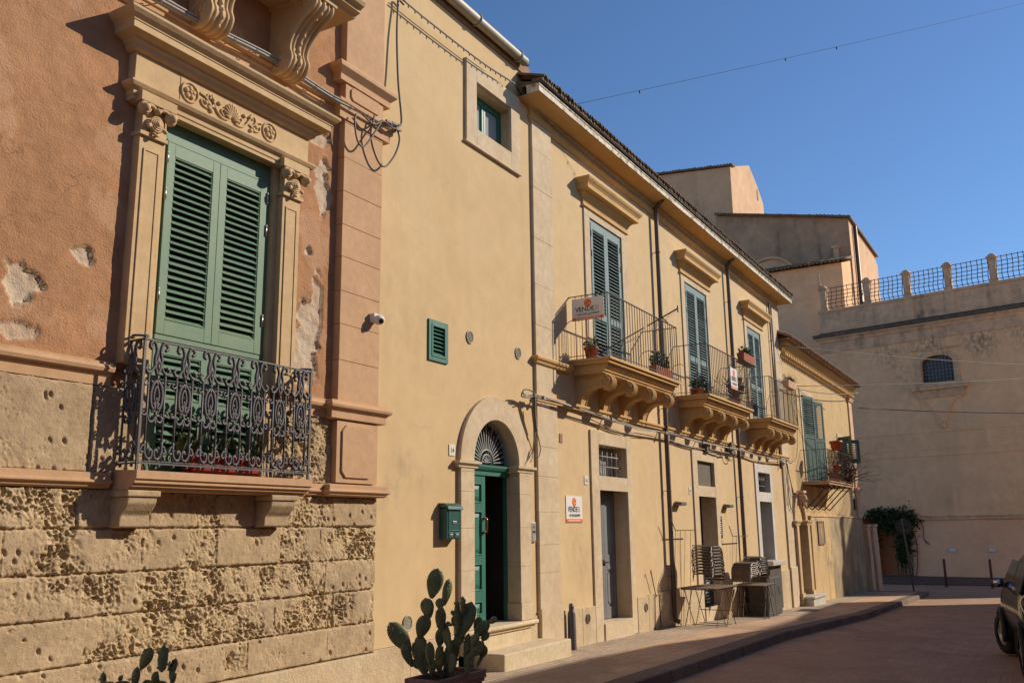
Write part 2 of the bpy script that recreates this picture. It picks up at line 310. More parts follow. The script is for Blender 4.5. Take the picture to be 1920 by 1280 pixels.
M['pave'] = paving('pavement_setts', (.58, .46, .34), (.48, .37, .27), .11, .11, .012, .85, .6, .008, offset=.5, spotvar=.82, mortcol=(.5, .43, .36), dist=.01)
M['slab'] = paving('pavement_slabs', (.62, .41, .26), (.50, .325, .20), 1.1, .55, .006, .85, .4, .006, spotvar=.86, mortcol=(.45, .4, .36), vs=.8, dist=.02)
M['kerb'] = paving('lava_kerb_stone', (.23, .16, .115), (.16, .112, .082), 1.1, 30, .016, .8, .5, .012, spotvar=.72)
xs = [-20, -10, 0, 4, 8.75, 12, 15, 18.2, 21, 24, 27.3, 32, 36, 40.9, 45, 50, 55, 60]
gm = mat('earth', (.46, .35, .245), 1, fine=.2)
b = MB()
for a, c in zip([-600, -20]+xs[1:]+[90, 1500], (xs+[90, 1500])):
    for p, q in ((-900, -20), (-20, 0), (0, 20), (20, 900)): b.quad((a, p, g(a)-.2), (c, p, g(c)-.2), (c, q, g(c)-.2), (a, q, g(a)-.2))
setting(b.build('ground', gm))
strip(-40, 30, xs, -.15, 'road', M['road'])
px = [x for x in xs if x < 41]+[41.2]
strip(-.95, .1, px, 0, 'pavement', M['pave']); strip(-2.05, -.95, px, 0, 'pavement', M['slab'])
kb = MB()
for a, c in zip(px, px[1:]):
    ga, gc = g(a), g(c)
    kb.add([(a, -2.4, ga-.17), (a, -2.385, ga-.01), (a, -2.37, ga+.003), (a, -2.05, ga+.003), (c, -2.4, gc-.17), (c, -2.385, gc-.01), (c, -2.37, gc+.003), (c, -2.05, gc+.003)], [(0, 4, 5, 1), (1, 5, 6, 2), (2, 6, 7, 3)])
e = 41.2; kb.box(e, e+.33, -2.4, .1, g(e)-.2, g(e)+.003)
setting(kb.build('kerb', M['kerb'], bevel=0))
b = MB(); b.box(52.5, 60.5, -12, 12, -1.75, g(55)-.03); setting(b.build('raised_pavement', mat('dark_pavement', (.12, .09, .07), .9, (.08, .06, .05), .8, .9)))

# ------------------------------------------------------------------ small pattern helpers
def vnoise(x, z, s, seed):
    r = np.random.default_rng(seed).random((256, 256)); X = x*s; Z = z*s; i = np.floor(X).astype(int); j = np.floor(Z).astype(int); fx = X-i; fz = Z-j; fx = fx*fx*(3-2*fx); fz = fz*fz*(3-2*fz)
    a = lambda p, q: r[(i+p) % 256, (j+q) % 256]
    return (a(0, 0)*(1-fx)+a(1, 0)*fx)*(1-fz)+(a(0, 1)*(1-fx)+a(1, 1)*fx)*fz
def fbm(x, z, s, seed, o=4): return sum(vnoise(x, z, s*2**k, seed+k)/2**k for k in range(o))/sum(1/2**k for k in range(o))
def worley(x, z, s, seed):
    r = np.random.default_rng(seed).random((128, 128, 2)); X = x*s; Z = z*s; i = np.floor(X).astype(int); j = np.floor(Z).astype(int); f1 = np.full(x.shape, 9.); f2 = np.full(x.shape, 9.)
    for a in (-1, 0, 1):
        for c in (-1, 0, 1):
            q = r[(i+a) % 128, (j+c) % 128]; d = np.hypot(i+a+q[..., 0]-X, j+c+q[..., 1]-Z); f2 = np.minimum(f2, np.maximum(f1, d)); f1 = np.minimum(f1, d)
    return f1, f2
def sst(a, b, x): t = np.clip((x-a)/(b-a), 0, 1); return t*t*(3-2*t)
def relief_grid(rects, step, hfun, name, mt, parent, attr, y0):
    """a finely gridded wall face whose depth is hfun(x, z) -> (y, attribute)"""
    V, F, A = [], [], []; base = 0
    for (x0, x1, z0, z1, hole) in rects:
        nx = int((x1-x0)/step)+1; nz = int((z1-z0)/step)+1
        X, Z = np.meshgrid(np.linspace(x0, x1, nx), np.linspace(z0, z1, nz), indexing='ij'); y, a = hfun(X, Z)
        V.append(np.stack([X, y0+y, Z], -1).reshape(-1, 3)); A.append(a.reshape(-1))
        I = np.arange(nx*nz).reshape(nx, nz)+base; q = np.stack([I[:-1, :-1], I[1:, :-1], I[1:, 1:], I[:-1, 1:]], -1).reshape(-1, 4)
        if hole:
            cx = (X[:-1, :-1]+X[1:, 1:]).reshape(-1)/2; cz = (Z[:-1, :-1]+Z[1:, 1:]).reshape(-1)/2
            k = np.zeros(len(cx), bool)
            for h in hole: k |= (cx > h[0]) & (cx < h[1]) & (cz > h[2]) & (cz < h[3])
            q = q[~k]
        F.append(q); base += nx*nz
    V = np.concatenate(V).astype(np.float32); F = np.concatenate(F).astype(np.int32); A = np.concatenate(A).astype(np.float32)
    me = bpy.data.meshes.new(name); me.vertices.add(len(V)); me.vertices.foreach_set('co', V.ravel()); me.loops.add(F.size); me.loops.foreach_set('vertex_index', F.ravel())
    me.polygons.add(len(F)); me.polygons.foreach_set('loop_start', np.arange(0, F.size, 4, dtype=np.int32)); me.polygons.foreach_set('use_smooth', np.ones(len(F), bool)); me.update(calc_edges=True)
    at = me.attributes.new(attr, 'FLOAT', 'POINT'); at.data.foreach_set('value', A); me.materials.append(mt)
    return link(name, me, parent)
def louvre_leaf(b, x0, x1, z0, z1, y, stile=.085, rails=(), top=.11, bot=.14, pitch=.062, th=.045, solid=None, slat_w=.058, tilt=38, m=0):
    """one shutter leaf: stiles, rails, tilted slats; y is its front face; solid = (z0, z1) of a boarded lower panel"""
    b.box(x0, x0+stile, y, y+th, z0, z1, m); b.box(x1-stile, x1, y, y+th, z0, z1, m)
    ed = sorted([(z0, z0+bot), (z1-top, z1)]+[(r-.055, r+.055) for r in rails])
    for a, c in ed: b.box(x0+stile, x1-stile, y+.001, y+th-.001, a, c, m)
    t = R(tilt)
    for (a, c), (d, e) in zip(ed, ed[1:]):
        if solid and c < solid[1] and d > solid[0]:
            b.box(x0+stile, x1-stile, y+.014, y+.03, c, d, m); b.box(x0+stile+.04, x1-stile-.04, y+.004, y+.0135, c+.04, d-.04, m); continue
        b.frame(x0+stile, x1-stile, c, d, .012, y+.008, y+th-.002, m)
        k = max(1, int((d-c)/pitch)); ph = (d-c)/k
        for i in range(k):
            zc = c+ph*(i+.5)+random.uniform(-.002, .002); t = R(tilt+random.uniform(-3, 3)); b.tbox(((x0+x1)/2, y+th/2-.001, zc), ((x1-x0)/2-stile-.002, 0, 0), (0, slat_w/2*math.cos(t), slat_w/2*math.sin(t)), (0, -.0045*math.sin(t), .0045*math.cos(t)), m)
def hinge(b, x, z, y, h=.11): b.tube([(x, y, z), (x, y, z+h)], .011, 8); b.ball((x, y, z+h), .012, 6, 4); b.ball((x, y, z), .012, 6, 4)
def spiral(c, r0, r1, a0, a1, n=14): return [(c[0]+(r0+(r1-r0)*i/n)*math.cos(a0+(a1-a0)*i/n), c[1]+(r0+(r1-r0)*i/n)*math.sin(a0+(a1-a0)*i/n)) for i in range(n+1)]

# ------------------------------------------------------------------ pink palazzo
pal = thing('palazzo', 'salmon pink stuccoed palazzo with pitted sandstone base and carved green shuttered window', 'building', (5.5, 0, 0))
W0, W1, WZ0, WZ1 = 5.40, 6.84, 2.14, 5.56             # window opening
def stucco_h(X, Z):
    d = np.zeros(X.shape)
    for (cx, cz, rx, rz, k) in ((4.68, 3.98, .11, .11, 1), (4.15, 3.62, .16, .17, 1.0), (7.45, 3.62, .20, .48, 1.1), (7.42, 3.95, .10, .30, .9), (7.62, 4.15, .09, .35, .8), (7.66, 5.62, .13, .35, .9), (7.55, 6.2, .16, .10, .9), (4.15, 3.22, .30, .07, .7), (7.45, 4.75, .07, .07, .9)):
        q = np.hypot((X-cx)/rx, (Z-cz)/rz)+(fbm(X, Z, 9, 3, 5)-.5)*1.5
        d = np.maximum(d, k*(1-sst(.90, 1.0, q)))
    d = np.clip(d, 0, 1); rough = fbm(X, Z, 14, 21, 3)
    y = (fbm(X, Z, 2.2, 5)-.5)*.02+(fbm(X, Z, 24, 8, 3)-.5)*.006+(fbm(X*.6+Z*.5, Z*.8-X*.3, 11, 9, 3)-.5)*.008+d*(.022+.03*rough)
    return y, d*(.55+.5*rough).clip(0, 1)
HOLE = [(W0-.02, W1+.02, 0, WZ1+.05)]
relief_grid([(1.5, 7.9, 3.04, 9.5, HOLE)], .02, stucco_h, 'stucco_wall', M['pink'], pal, 'damage', 0)
rows = [(.22, .56), (.56, .93), (.93, 1.28), (1.28, 1.65), (1.65, 1.985)]
cuts = {0: [2.0, 3.4, 4.6, 5.4, 6.75, 7.9], 1: [2.6, 3.6, 4.95, 5.75, 7.1, 8.0], 2: [2.2, 3.9, 4.9, 5.95, 7.2, 7.85], 3: [1.8, 3.2, 4.18, 5.45, 6.3, 7.15, 7.75], 4: [2.3, 3.7, 4.8, 5.42, 6.05, 6.75, 7.5, 7.95]}
ero = {0: [.1, .25, .1, .2, .35, .1, .1], 1: [.3, .15, .25, .85, 1.0, .95, .8], 2: [.5, .55, .2, .75, .95, .9, .85], 3: [.1, .15, .12, .6, .55, .2, .8, .95], 4: [.6, .5, .75, .35, .4, .3, .9, .95, .1]}
def rock_h(X, Z):
    dist = np.full(X.shape, 1.); bl = np.zeros(X.shape); tone = np.zeros(X.shape)
    for k, (a, c) in enumerate(rows):
        e = [-9]+cuts[k]+[99]; mrow = (Z >= a-1e-6) & (Z <= c+1e-6)
        for i, (p, q) in enumerate(zip(e, e[1:])):
            mk = mrow & (X >= p) & (X < q); dist[mk] = np.minimum(np.minimum(X[mk]-p+.004, q-X[mk]+.004)*1.6, np.minimum(Z[mk]-a, c-Z[mk])); bl[mk] = ero[k][min(i, len(ero[k])-1)]; tone[mk] = (i*7+k*3) % 5/5
    up = Z > 2.05
    if up.any():
        bl = np.where(up, np.where(X > 7, .85, .28), bl); dist = np.where(up, np.minimum(.2, np.minimum(np.minimum(Z-2.11, 2.87-Z), np.abs((X-3.3) % 1.05-.5)*1.2+.0)), dist)
    E = sst(.05, .9, np.clip(bl*1.2-.38+(fbm(X, Z, 2.6, 31)-.5)*2.1, 0, 1))
    wx = X+(fbm(X, Z, 9, 41)-.5)*.10+Z*.25; wz = (Z+(fbm(X, Z, 9, 47)-.5)*.10)*.72
    f1, f2 = worley(wx, wz, 19, 51); g1, g2 = worley(wx*1.03+3, wz, 41, 57)
    cell = sst(.06, .36, f2-f1)*np.clip(vnoise(wx, wz, 13, 61)*1.7-.25, .08, 1); small = sst(.06, .38, g2-g1)*np.clip(vnoise(wx, wz, 23, 63)*1.8-.35, 0, 1)
    h1, _ = worley(X+Z*.2, Z*.6, 8, 71); lone = (1-sst(.05, .20, h1))*(vnoise(X, Z, 7, 73) > .55)*.9
    k1, _ = worley(X-Z*.3, Z*.7, 19, 77); lone2 = (1-sst(.08, .24, k1))*(vnoise(X, Z, 5, 79) > .62)*.5
    y = E*(.004+.036*cell+.019*small+.035*(fbm(X, Z, 3.5, 83)-.3))+(1-E)*(.025*lone+.014*lone2)+(fbm(X, Z, 34, 91, 3)-.5)*(.006+.008*E)
    edge = 1-sst(.0, .016, dist+(fbm(X, Z, 22, 95)-.5)*.012*(1+3*bl))
    y = y-.035+edge*.035
    return y, np.clip(E*(.15+.85*fbm(X, Z, 4, 97))*.85+(tone-.5)*.35, 0, 1)
relief_grid([(1.5, 8.72, .22, 1.985, None), (1.5, W0-.02, 2.11, 2.87, None), (W1+.02, 7.9, 2.11, 2.87, None)], .0085, rock_h, 'sandstone_base', M['rock'], pal, 'erosion', 0)
b = MB(); b.box(1.5, 8.76, -.075, .12, -.6, .215); b.build('footing', M['plinth'], pal, bevel=.012)
# body behind the facade
b = MB(); b.shell(-6, 8.70, .06, 9, -.6, 14, 0); b.sheet(-6, 1.5, -.6, 14, y=0); b.sheet(1.5, 8.7, 9.5, 14, y=0); b.sheet(1.5, 8.72, -.6, 9.5, HOLE+[(W0-.02, W1+.02, 0, WZ1+.05)], y=.075)
b.quad((8.70, .0, -.6), (8.70, .06, -.6), (8.70, .06, 14), (8.70, 0, 14)); b.build('wall', M['pink'], pal)
# string courses
b = MB()
s1 = [(.0, 2.865), (.035, 2.865), (.035, 2.945), (.05, 2.955), (.05, 2.965), (.085, 2.985), (.095, 3.015), (.085, 3.04), (.06, 3.05), (.06, 3.07), (0, 3.085)]
s2 = [(.0, 1.985), (.03, 1.985), (.05, 2.0), (.055, 2.02), (.085, 2.035), (.085, 2.05), (.06, 2.06), (.06, 2.115), (0, 2.125)]
for xa, xb, pf in ((1.5, 5.0, s1), (7.12, 7.88, s1), (1.5, 5.06, s2), (7.34, 7.88, s2)): b = MB(); b.mould(xa, xb, pf, retL=False, retR=False, back=.1); b.build('string_course', M['ashlar'], pal, bevel=.004)
b = MB(); s3 = [(0, 6.52), (.03, 6.52), (.03, 6.62), (.05, 6.63), (.05, 6.67), (.09, 6.69), (.1, 6.74), (.07, 6.76), (0, 6.78)]
b.mould(1.5, 7.88, s3, retL=False, retR=False, back=.1); b.build('string_course', M['ashlar'], pal, bevel=.004)
# corner pilaster
b = MB(); PY = -.10
zz = [3.09, 3.55, 3.98, 4.38, 4.80, 5.2, 5.62, 6.05, 6.5]
for a, c in zip(zz, zz[1:]): b.box(7.9+.002*(int(a*10) % 2), 8.64, PY-.001*(int(a*10) % 3), .02, a, c-.004)
b.box(7.9, 8.64, PY, .02, 2.14, 2.84); b.box(7.9, 8.64, PY, .02, 6.8, 7.02); b.box(7.9, 8.64, PY, .02, 7.3, 9.5)
b.box(7.88, 8.66, PY-.02, .02, 3.06, 3.088)
oct_ = lambda x0, x1, z0, z1, c: [(x0+c, z0), (x1-c, z0), (x1, z0+c), (x1, z1-c), (x1-c, z1), (x0+c, z1), (x0, z1-c), (x0, z0+c)]
b.prism(oct_(7.98, 8.54, 2.2, 2.8, .07), PY-.022, PY+.01, axis='y'); b.prism(oct_(7.99, 8.56, 6.83, 7.0, .04), PY-.02, PY+.01, axis='y')
b.box(7.9, 8.64, PY-.0, .02, 6.5, 6.53)
off = lambda prof, d: [(p+d if p > 0 else 0, z) for p, z in prof]
b.mould(7.9, 8.64, [(.0, 2.84)]+off(s1[1:-1], .09)+[(0, 3.085)], back=.02); b.mould(7.9, 8.64, [(0, 1.985)]+off(s2[1:-1], .09)+[(0, 2.14)], back=.02)
b.mould(7.9, 8.64, [(0, 6.53), (.12, 6.53), (.12, 6.62), (.15, 6.64), (.15, 6.68), (.18, 6.71), (.18, 6.75), (.12, 6.78), (0, 6.8)], back=.02)
b.mould(7.9, 8.64, [(0, 7.02), (.12, 7.02), (.12, 7.1), (.14, 7.12), (.19, 7.17), (.19, 7.22), (.13, 7.28), (0, 7.3)], back=.02)
b.build('corner_pilaster', M['ashlar'], pal, bevel=.005)
# window surround
b = MB()
for a, c in ((5.06, 5.33), (6.91, 7.18)):
    b.box(a, c, -.10, .02, 3.088, 5.26); b.frame(a+.045, c-.045, 3.25, 5.12, .02, -.112, -.0995); b.box(a+.065, c-.065, -.104, -.0995, 3.27, 5.10)
    b.box(a-.02, c+.02, -.13, .02, 5.235, 5.275)
b.box(5.33, 5.40, -.03, .25, 2.14, 5.6); b.box(6.84, 6.91, -.03, .25, 2.14, 5.6)
b.build('jamb_pilaster', M['stone'], pal, bevel=.005)
b = MB()
b.mould(5.06, 7.18, [(0, 5.555), (.10, 5.555), (.10, 5.59), (.112, 5.60), (.112, 5.645), (.13, 5.655), (.15, 5.67), (.17, 5.70), (.17, 5.72), (.1, 5.725), (.1, 6.03), (0, 6.03)], back=.02, m=0)
for a, c in ((5.0, 5.4), (6.84, 7.24)): b.box(a, c, -.17, .02, 5.548, 5.645)
b.build('frieze', M['stone'], pal, bevel=.004)
b = MB(); b.mould(5.06, 7.18, [(0, 6.03), (.12, 6.03), (.15, 6.05), (.16, 6.08), (.19, 6.10), (.19, 6.12), (.28, 6.15), (.28, 6.215), (.29, 6.22), (.29, 6.235), (.33, 6.265), (.36, 6.30), (.36, 6.325), (.0, 6.36)], back=.02); b.build('cornice', M['stone'], pal, bevel=.004)
# frieze carving: rosettes, shell, scrolls
b = MB(); cz = 5.875; fy = -.1
b.box(5.47, 6.77, fy-.006, fy+.01, cz-.125, cz+.125)
for cx in (5.58, 6.66):
    b.tube([(cx+.1*math.cos(t*.2617), fy-.012, cz+.1*math.sin(t*.2617)) for t in range(24)], .011, 6, closed=True)
    for k in range(5):
        a = k*1.2566+.3; b.ball((cx+.045*math.cos(a), fy-.015, cz+.045*math.sin(a)), (.028, .02, .028), 8, 5)
    b.ball((cx, fy-.022, cz), .02, 8, 5)
for k in range(11):
    a = R(8+16.4*k); l = .125 if 0 < k < 10 else .1; b.tube(crom([(6.12+.02*math.cos(a), fy-.012, cz-.075+.02*math.sin(a)), (6.12+l*.6*math.cos(a), fy-.032, cz-.075+l*.75*math.sin(a)), (6.12+l*math.cos(a), fy-.016, cz-.075+l*1.4*math.sin(a))], 4), [.006]+[.011]*7+[.007], 6)
for sgn in (-1, 1):
    for P, r in (([(.05, -.09), (.12, -.10), (.19, -.06), (.24, .02), (.27, .09)], .013), ([(.10, -.08), (.14, -.03), (.11, .0), (.085, -.03), (.11, -.045)], .010), ([(.20, -.02), (.28, -.03), (.33, .03), (.31, .08), (.28, .06), (.295, .04)], .010), ([(.24, -.01), (.31, -.07), (.38, -.06), (.40, -.02), (.37, 0), (.36, -.03)], .010), ([(.31, .0), (.36, .04), (.42, .05)], .012)):
        b.tube(crom([(6.12+sgn*p, fy-.014, cz+q) for p, q in P], 5), r, 6)
    for p, q in ((.27, -.085), (.30, -.06), (.25, .05), (.34, -.02), (.17, .04)): b.ball((6.12+sgn*p, fy-.015, cz+q), (.026, .02, .022), 8, 5)
b.build('carved_relief', M['stone'], pal)
for x in (5.195, 7.045):
    b = MB(); zc = 5.41
    b.box(x-.125, x+.125, -.11, .02, 5.275, 5.548)
    for s_ in (-1, 1):
        for k, (dx, dz, r) in enumerate(((.15, .07, .062), (.15, .07, .04))): b.ball((x+s_*dx, -.15-.028*k, zc+dz), (r, .05, r*1.1), 12, 8)
        b.tube([(x+s_*.15+q, -.185, zc+.07+w_) for q, w_ in spiral((0, 0), .052, .012, 0, 9.4*s_, 26)], .008, 5)
        b.tube(crom([(x+s_*.02, -.13, 5.30), (x+s_*.07, -.15, 5.34), (x+s_*.105, -.17, 5.31)], 5), [.02]*10+[.008], 6)
        b.tube(crom([(x+s_*.0, -.14, 5.50), (x+s_*.07, -.16, 5.53), (x+s_*.14, -.16, 5.51)], 5), .018, 6)
    for k in range(4): b.tube([(x+p, -.155-.008*k, 5.37+q*1.15) for p, q in [((.065-.016*k)*math.cos(t*.393), (.065-.016*k)*math.sin(t*.393)) for t in range(16)]], .0085, 5, closed=True)
    b.ball((x, -.15, 5.37), (.03, .05, .035), 8, 6); b.ball((x, -.15, 5.50), (.035, .045, .03), 8, 6)
    b.tube(crom([(x-.03, -.14, 5.28), (x, -.17, 5.25), (x+.03, -.14, 5.28)], 4), .014, 6)
    b.build('capital', M['stone'], pal)
# shutters: fixed frame, two upper and two lower leaves
b = MB(); y0 = .03
b.frame(W0, W1, 2.14, 5.56, .06, y0, y0+.1, bottom=False); b.box(W0+.06, W1-.06, y0-.012, y0+.09, 3.38, 3.43); b.box(W0+.06, W1-.06, y0+.004, y0+.08, 5.36, 5.5); b.box(W0+.06, W1-.06, y0-.014, y0+.05, 5.35, 5.375)
fr = b.build('window_frame', M['green'], pal, bevel=.004)
xm = (W0+W1)/2
for a, c in ((W0+.062, xm-.002), (xm+.002, W1-.062)):
    b = MB(); louvre_leaf(b, a, c, 3.435, 5.345, y0-.022, .09, (), .13, .14, .066, .062, slat_w=.086, tilt=45); b.build('shutter', M['green'], pal, bevel=.003)
    b = MB(); louvre_leaf(b, a, c, 2.16, 3.375, y0-.005, .09, (2.78,), .12, .17, .066, .062, slat_w=.086, tilt=45); b.build('shutter', M['green'], pal)
for z in (3.75, 4.75, 5.12):
    for xh in (W0+.06, W1-.06): b = MB(); hinge(b, xh, z, y0-.03); b.build('hinge', M['steel'], pal)
# lower balcony
b = MB(); BX0, BX1, BP = 5.10, 7.26, .34
b.mould(BX0, BX1, [(0, 1.97), (BP-.1, 1.97), (BP-.09, 1.995), (BP-.05, 2.0), (BP-.05, 2.02), (BP-.02, 2.03), (BP-.02, 2.055), (BP, 2.065), (BP, 2.135), (0, 2.15)], back=.25, retL=False, retR=False)
bal = b.build('balcony', M['ashlar'], pal, bevel=.01)
for a, c in ((5.10, 5.40), (6.78, 7.12)):
    b = MB(); b.box(a-.02, c+.02, -.27, .02, 1.915, 1.97); b.prism([(.02, 1.915), (-.25, 1.915), (-.245, 1.86), (-.20, 1.80), (-.16, 1.76), (-.155, 1.66), (.02, 1.65)], a, c); b.build('corbel', M['rock'], bal, bevel=.012)
def ornate_railing(b, X0, X1, p, z0, z1, n):
    H = z1-z0; rr = .0085
    def panel(org, du, width):                      # org at bottom-left, du unit vector along the panel
        org, du = Vector(org), Vector(du); T = lambda u, z, o=0: org+du*u+Vector((0, 0, z))+o*Vector((du.y, -du.x, 0))
        b.bar(T(0, .03), T(width, .03), .022, .014); b.bar(T(0, .05), T(width, .05), .012, .01); b.bar(T(-.01, H), T(width+.01, H), .034, .014)
        k = max(1, round(width/.305)); pw = width/k
        for i in range(k):
            c = pw*(i+.5)
            for s_ in (-1, 1):
                u = c+s_*pw*.29; b.tube([T(u, .05), T(u, H-.30)], .0105, 6)
                for P, r in (([(0, .72), (.03, .80), (.035, .86), (.02, .92), (.045, .985), (.085, .985), (.095, .945), (.07, .93)], .011), ([(0, .86), (.03, .80), (.075, .745), (.115, .745), (.12, .785), (.095, .79)], .010),
                             ([(0, .685), (.045, .64), (.062, .56), (.05, .48), (.022, .45), (.012, .48), (.03, .50)], .012), ([(0, .64), (.02, .60), (.026, .54), (.0, .49)], .009), ([(0, .40), (.02, .36), (.055, .35), (.075, .38), (.055, .40)], .010), ([(.008, .44), (.03, .43), (.04, .455)], .008),
                             ([(.09, .20), (.088, .11), (.06, .065), (.02, .07), (.012, .12), (.035, .135), (.045, .11)], .010), ([(.088, .17), (.12, .155), (.13, .12), (.11, .105)], .008)):
                    b.tube([T(c+s_*u_*pw/.305, z*H) for u_, z, _ in [(q.x, q.y, 0) for q in crom([(a, d, 0) for a, d in P], 4)]], r*1.4, 6)
                for u_, z in ((.05, .985), (.055, .665), (.128, .765), (.05, .06), (.06, .39)): b.ball(T(c+s_*u_*pw/.305, z*H-.0), .018, 6, 4)
                v = c+s_*pw*.5   # small links between modules
                for z in (.66, .42, .13): b.tube([T(c+s_*(.29*pw+q), z*H+w_) for q, w_ in spiral((.032*pw/.305, 0), .030, .008, math.pi, math.pi+5.2, 10)], .0105, 5)
            for z, r in ((.70, .016), (.655, .013), (.415, .016), (.345, .013), (.79, .017), (.53, .012)): b.ball(T(c, z*H, .006), (r, r, r*1.7), 6, 5)
            b.tube([T(c, .30*H), T(c, .345*H), T(c, .445*H)], [.004, .012, .008], 6); b.tube([T(c, .68*H), T(c, .74*H)], [.015, .003], 6); b.tube([T(c, .79*H), T(c, .84*H), T(c, .90*H)], [.008, .017, .003], 6)
            for s_ in (-1, 1): b.ball(T(c+s_*.075, .012), .016, 6, 4); b.ball(T(c+s_*.075, H-.025), .013, 6, 4)
    panel((X0, -p, z0), (1, 0, 0), X1-X0); panel((X0, -.0, z0), (0, -1, 0), p); panel((X1, -p, z0), (0, 1, 0), p)
    for x in (X0, X1):
        b.bar((x, -p, z0-.03), (x, -p, z1+.012), .022, .022); b.ball((x, -p, z1+.014), .018, 8, 5)
b = MB(); ornate_railing(b, 5.13, 7.24, .29, 2.17, 3.285, 7)
for x in (5.13, 7.24):
    b.tube(crom([(x-.0, -.3, 3.30), (x+.05, -.25, 3.325), (x-.03, -.16, 3.325), (x+.04, -.08, 3.32), (x, 0, 3.30)], 4), .012, 5)
b.build('railing', M['iron'], bal)
# upper balcony
b = MB(); UX0, UX1 = 4.2, 7.36
b.mould(UX0, UX1, [(0, 7.42), (.68, 7.42), (.70, 7.45), (.76, 7.47), (.76, 7.50), (.82, 7.53), (.84, 7.57), (.84, 7.6), (0, 7.63)], back=.02, retL=False, retR=False); ub = b.build('balcony', M['stone'], pal, bevel=.008)
for xc in (4.62, 5.74, 6.86):
    b = MB(); pr = crom([(-.0, 6.66, 0), (-.13, 6.60, 0), (-.26, 6.64, 0), (-.32, 6.75, 0), (-.29, 6.86, 0), (-.31, 6.97, 0), (-.38, 7.08, 0), (-.50, 7.19, 0), (-.60, 7.25, 0), (-.655, 7.31, 0), (-.655, 7.38, 0)], 4)
    b.prism([(p.x, p.y) for p in pr]+[(.02, 7.40), (.02, 6.66)], xc-.15, xc+.15, smooth=False)
    for dx in (-.135, -.075, 0, .075, .135): b.tube([(xc+dx, p.x-.004, p.y-.002) for p in pr[2:]], .022 if abs(dx) != .075 else .014, 6)
    for k in range(9): q = pr[8+k*3]; b.ball((xc, q.x-.022, q.y-.006), (.022, .02, .026), 6, 5)
    for s_ in (-1, 1):
        b.tube([(xc+s_*.152, -.17+q, 6.77+w_) for q, w_ in spiral((0, 0), .125, .015, -1.2, 9.5, 34)], [.018-.0003*i for i in range(35)], 6)
        b.ball((xc+s_*.15, -.17, 6.77), (.02, .03, .03), 8, 5)
        b.tube([(xc+s_*.152, -.50+q, 7.33+w_) for q, w_ in spiral((0, 0), .06, .012, -1.2, 7, 20)], .011, 5)
    b.box(xc-.19, xc+.19, -.69, .02, 7.38, 7.42); b.build('corbel', M['stone'], ub, bevel=.004)
b = MB(); ornate_railing(b, 4.3, 7.28, .78, 7.66, 8.75, 9); b.build('railing', M['iron'], ub)
# ------------------------------------------------------------------ yellow house with the arched door
yh = thing('yellow_house', 'smooth yellow stuccoed house with arched green door and one small high window', 'house', (10.7, 0, 0))
DX0, DX1, DC, DR, DZ = 10.87, 12.15, 11.51, .64, 2.54
b = MB(); h14 = [(10.8, 12.22, .1, 3.24), (11.02, 12.14, 7.63, 8.42), (9.86, 10.2, 3.92, 4.34)]
b.sheet(8.66, 12.78, .24, 9.28, h14); b.box(8.66, 12.78, .05, .06, 9.28, 9.3); b.shell(8.66, 12.78, .0, 9, -.8, 9.28); b.build('wall', M['yellow'], yh)
b = MB()
for x0, x1 in ((8.72, 9.45), (9.452, 10.12), (10.122, 10.52)): b.box(x0, x1, -.02, .05, -.7, .235)
b.build('plinth', M['plinth'], yh, bevel=.006); b = MB(); b.box(12.48, 12.76, -.02, .05, -.7, .3); b.build('plinth', M['plinth'], yh, bevel=.006)
def annulus(b, cx, cz, r0, r1, y0, y1, n=28, a0=0, a1=math.pi, m=0):
    for i in range(n):
        p, q = a0+(a1-a0)*i/n, a0+(a1-a0)*(i+1)/n
        A = [(cx+r*math.cos(t), y, cz+r*math.sin(t)) for t in (p, q) for r in (r0, r1) for y in (y0, y1)]
        b.add(A, [(0, 2, 6, 4), (2, 3, 7, 6), (0, 4, 5, 1)], m, False)
b = MB(); annulus(b, DC, DZ+.01, DR, .985, -.06, .24)
for x0, x1 in ((10.525, DX0), (DX1, 12.495)):
    zz = [.27, .52, 1.05, 1.62, 2.12, 2.40]
    for k, (a, c) in enumerate(zip(zz, zz[1:])): b.box(x0-(.015 if k == 0 else 0), x1+(.015 if k == 0 else 0), -.06-.001*(k % 2)-(.015 if k == 0 else 0), .24, a, c-.002)
    b.box(x0, x1, -.06, .24, 2.40, 2.44); b.mould(x0, x1, [(0, 2.44), (.06, 2.44), (.075, 2.45), (.075, 2.475), (.085, 2.485), (.115, 2.505), (.115, 2.54), (0, 2.55)], back=.2)
b.build('door_surround', M['stone_pale'], yh, bevel=.005)
b = MB(); b.box(10.52, 12.5, -.10, .5, .16, .265); b.tube([(10.5, -.12, .235), (12.52, -.12, .235)], .035, 10); b.box(10.6, 12.42, -.07, .4, -.05, .16); b.build('threshold', M['step'], yh, bevel=.006)
b = MB(); b.box(10.9, 12.9, -.50, .0, -.6, -.04); b.build('doorstep', M['step'], yh, bevel=.02)
b = MB(); yd = .14
b.box(DX0, DX0+.05, yd-.02, yd+.06, .265, 2.56); b.box(DX1-.025, DX1, yd+.03, yd+.09, .265, 2.37); b.mould(DX0+.0, DX1-.0, [(0, 2.38), (.02, 2.38), (.02, 2.44), (.05, 2.46), (.07, 2.50), (.07, 2.53), (0, 2.54)], y0=yd, retL=False, retR=False, back=.05)
b.build('door_frame', M['teal'], yh, bevel=.004)
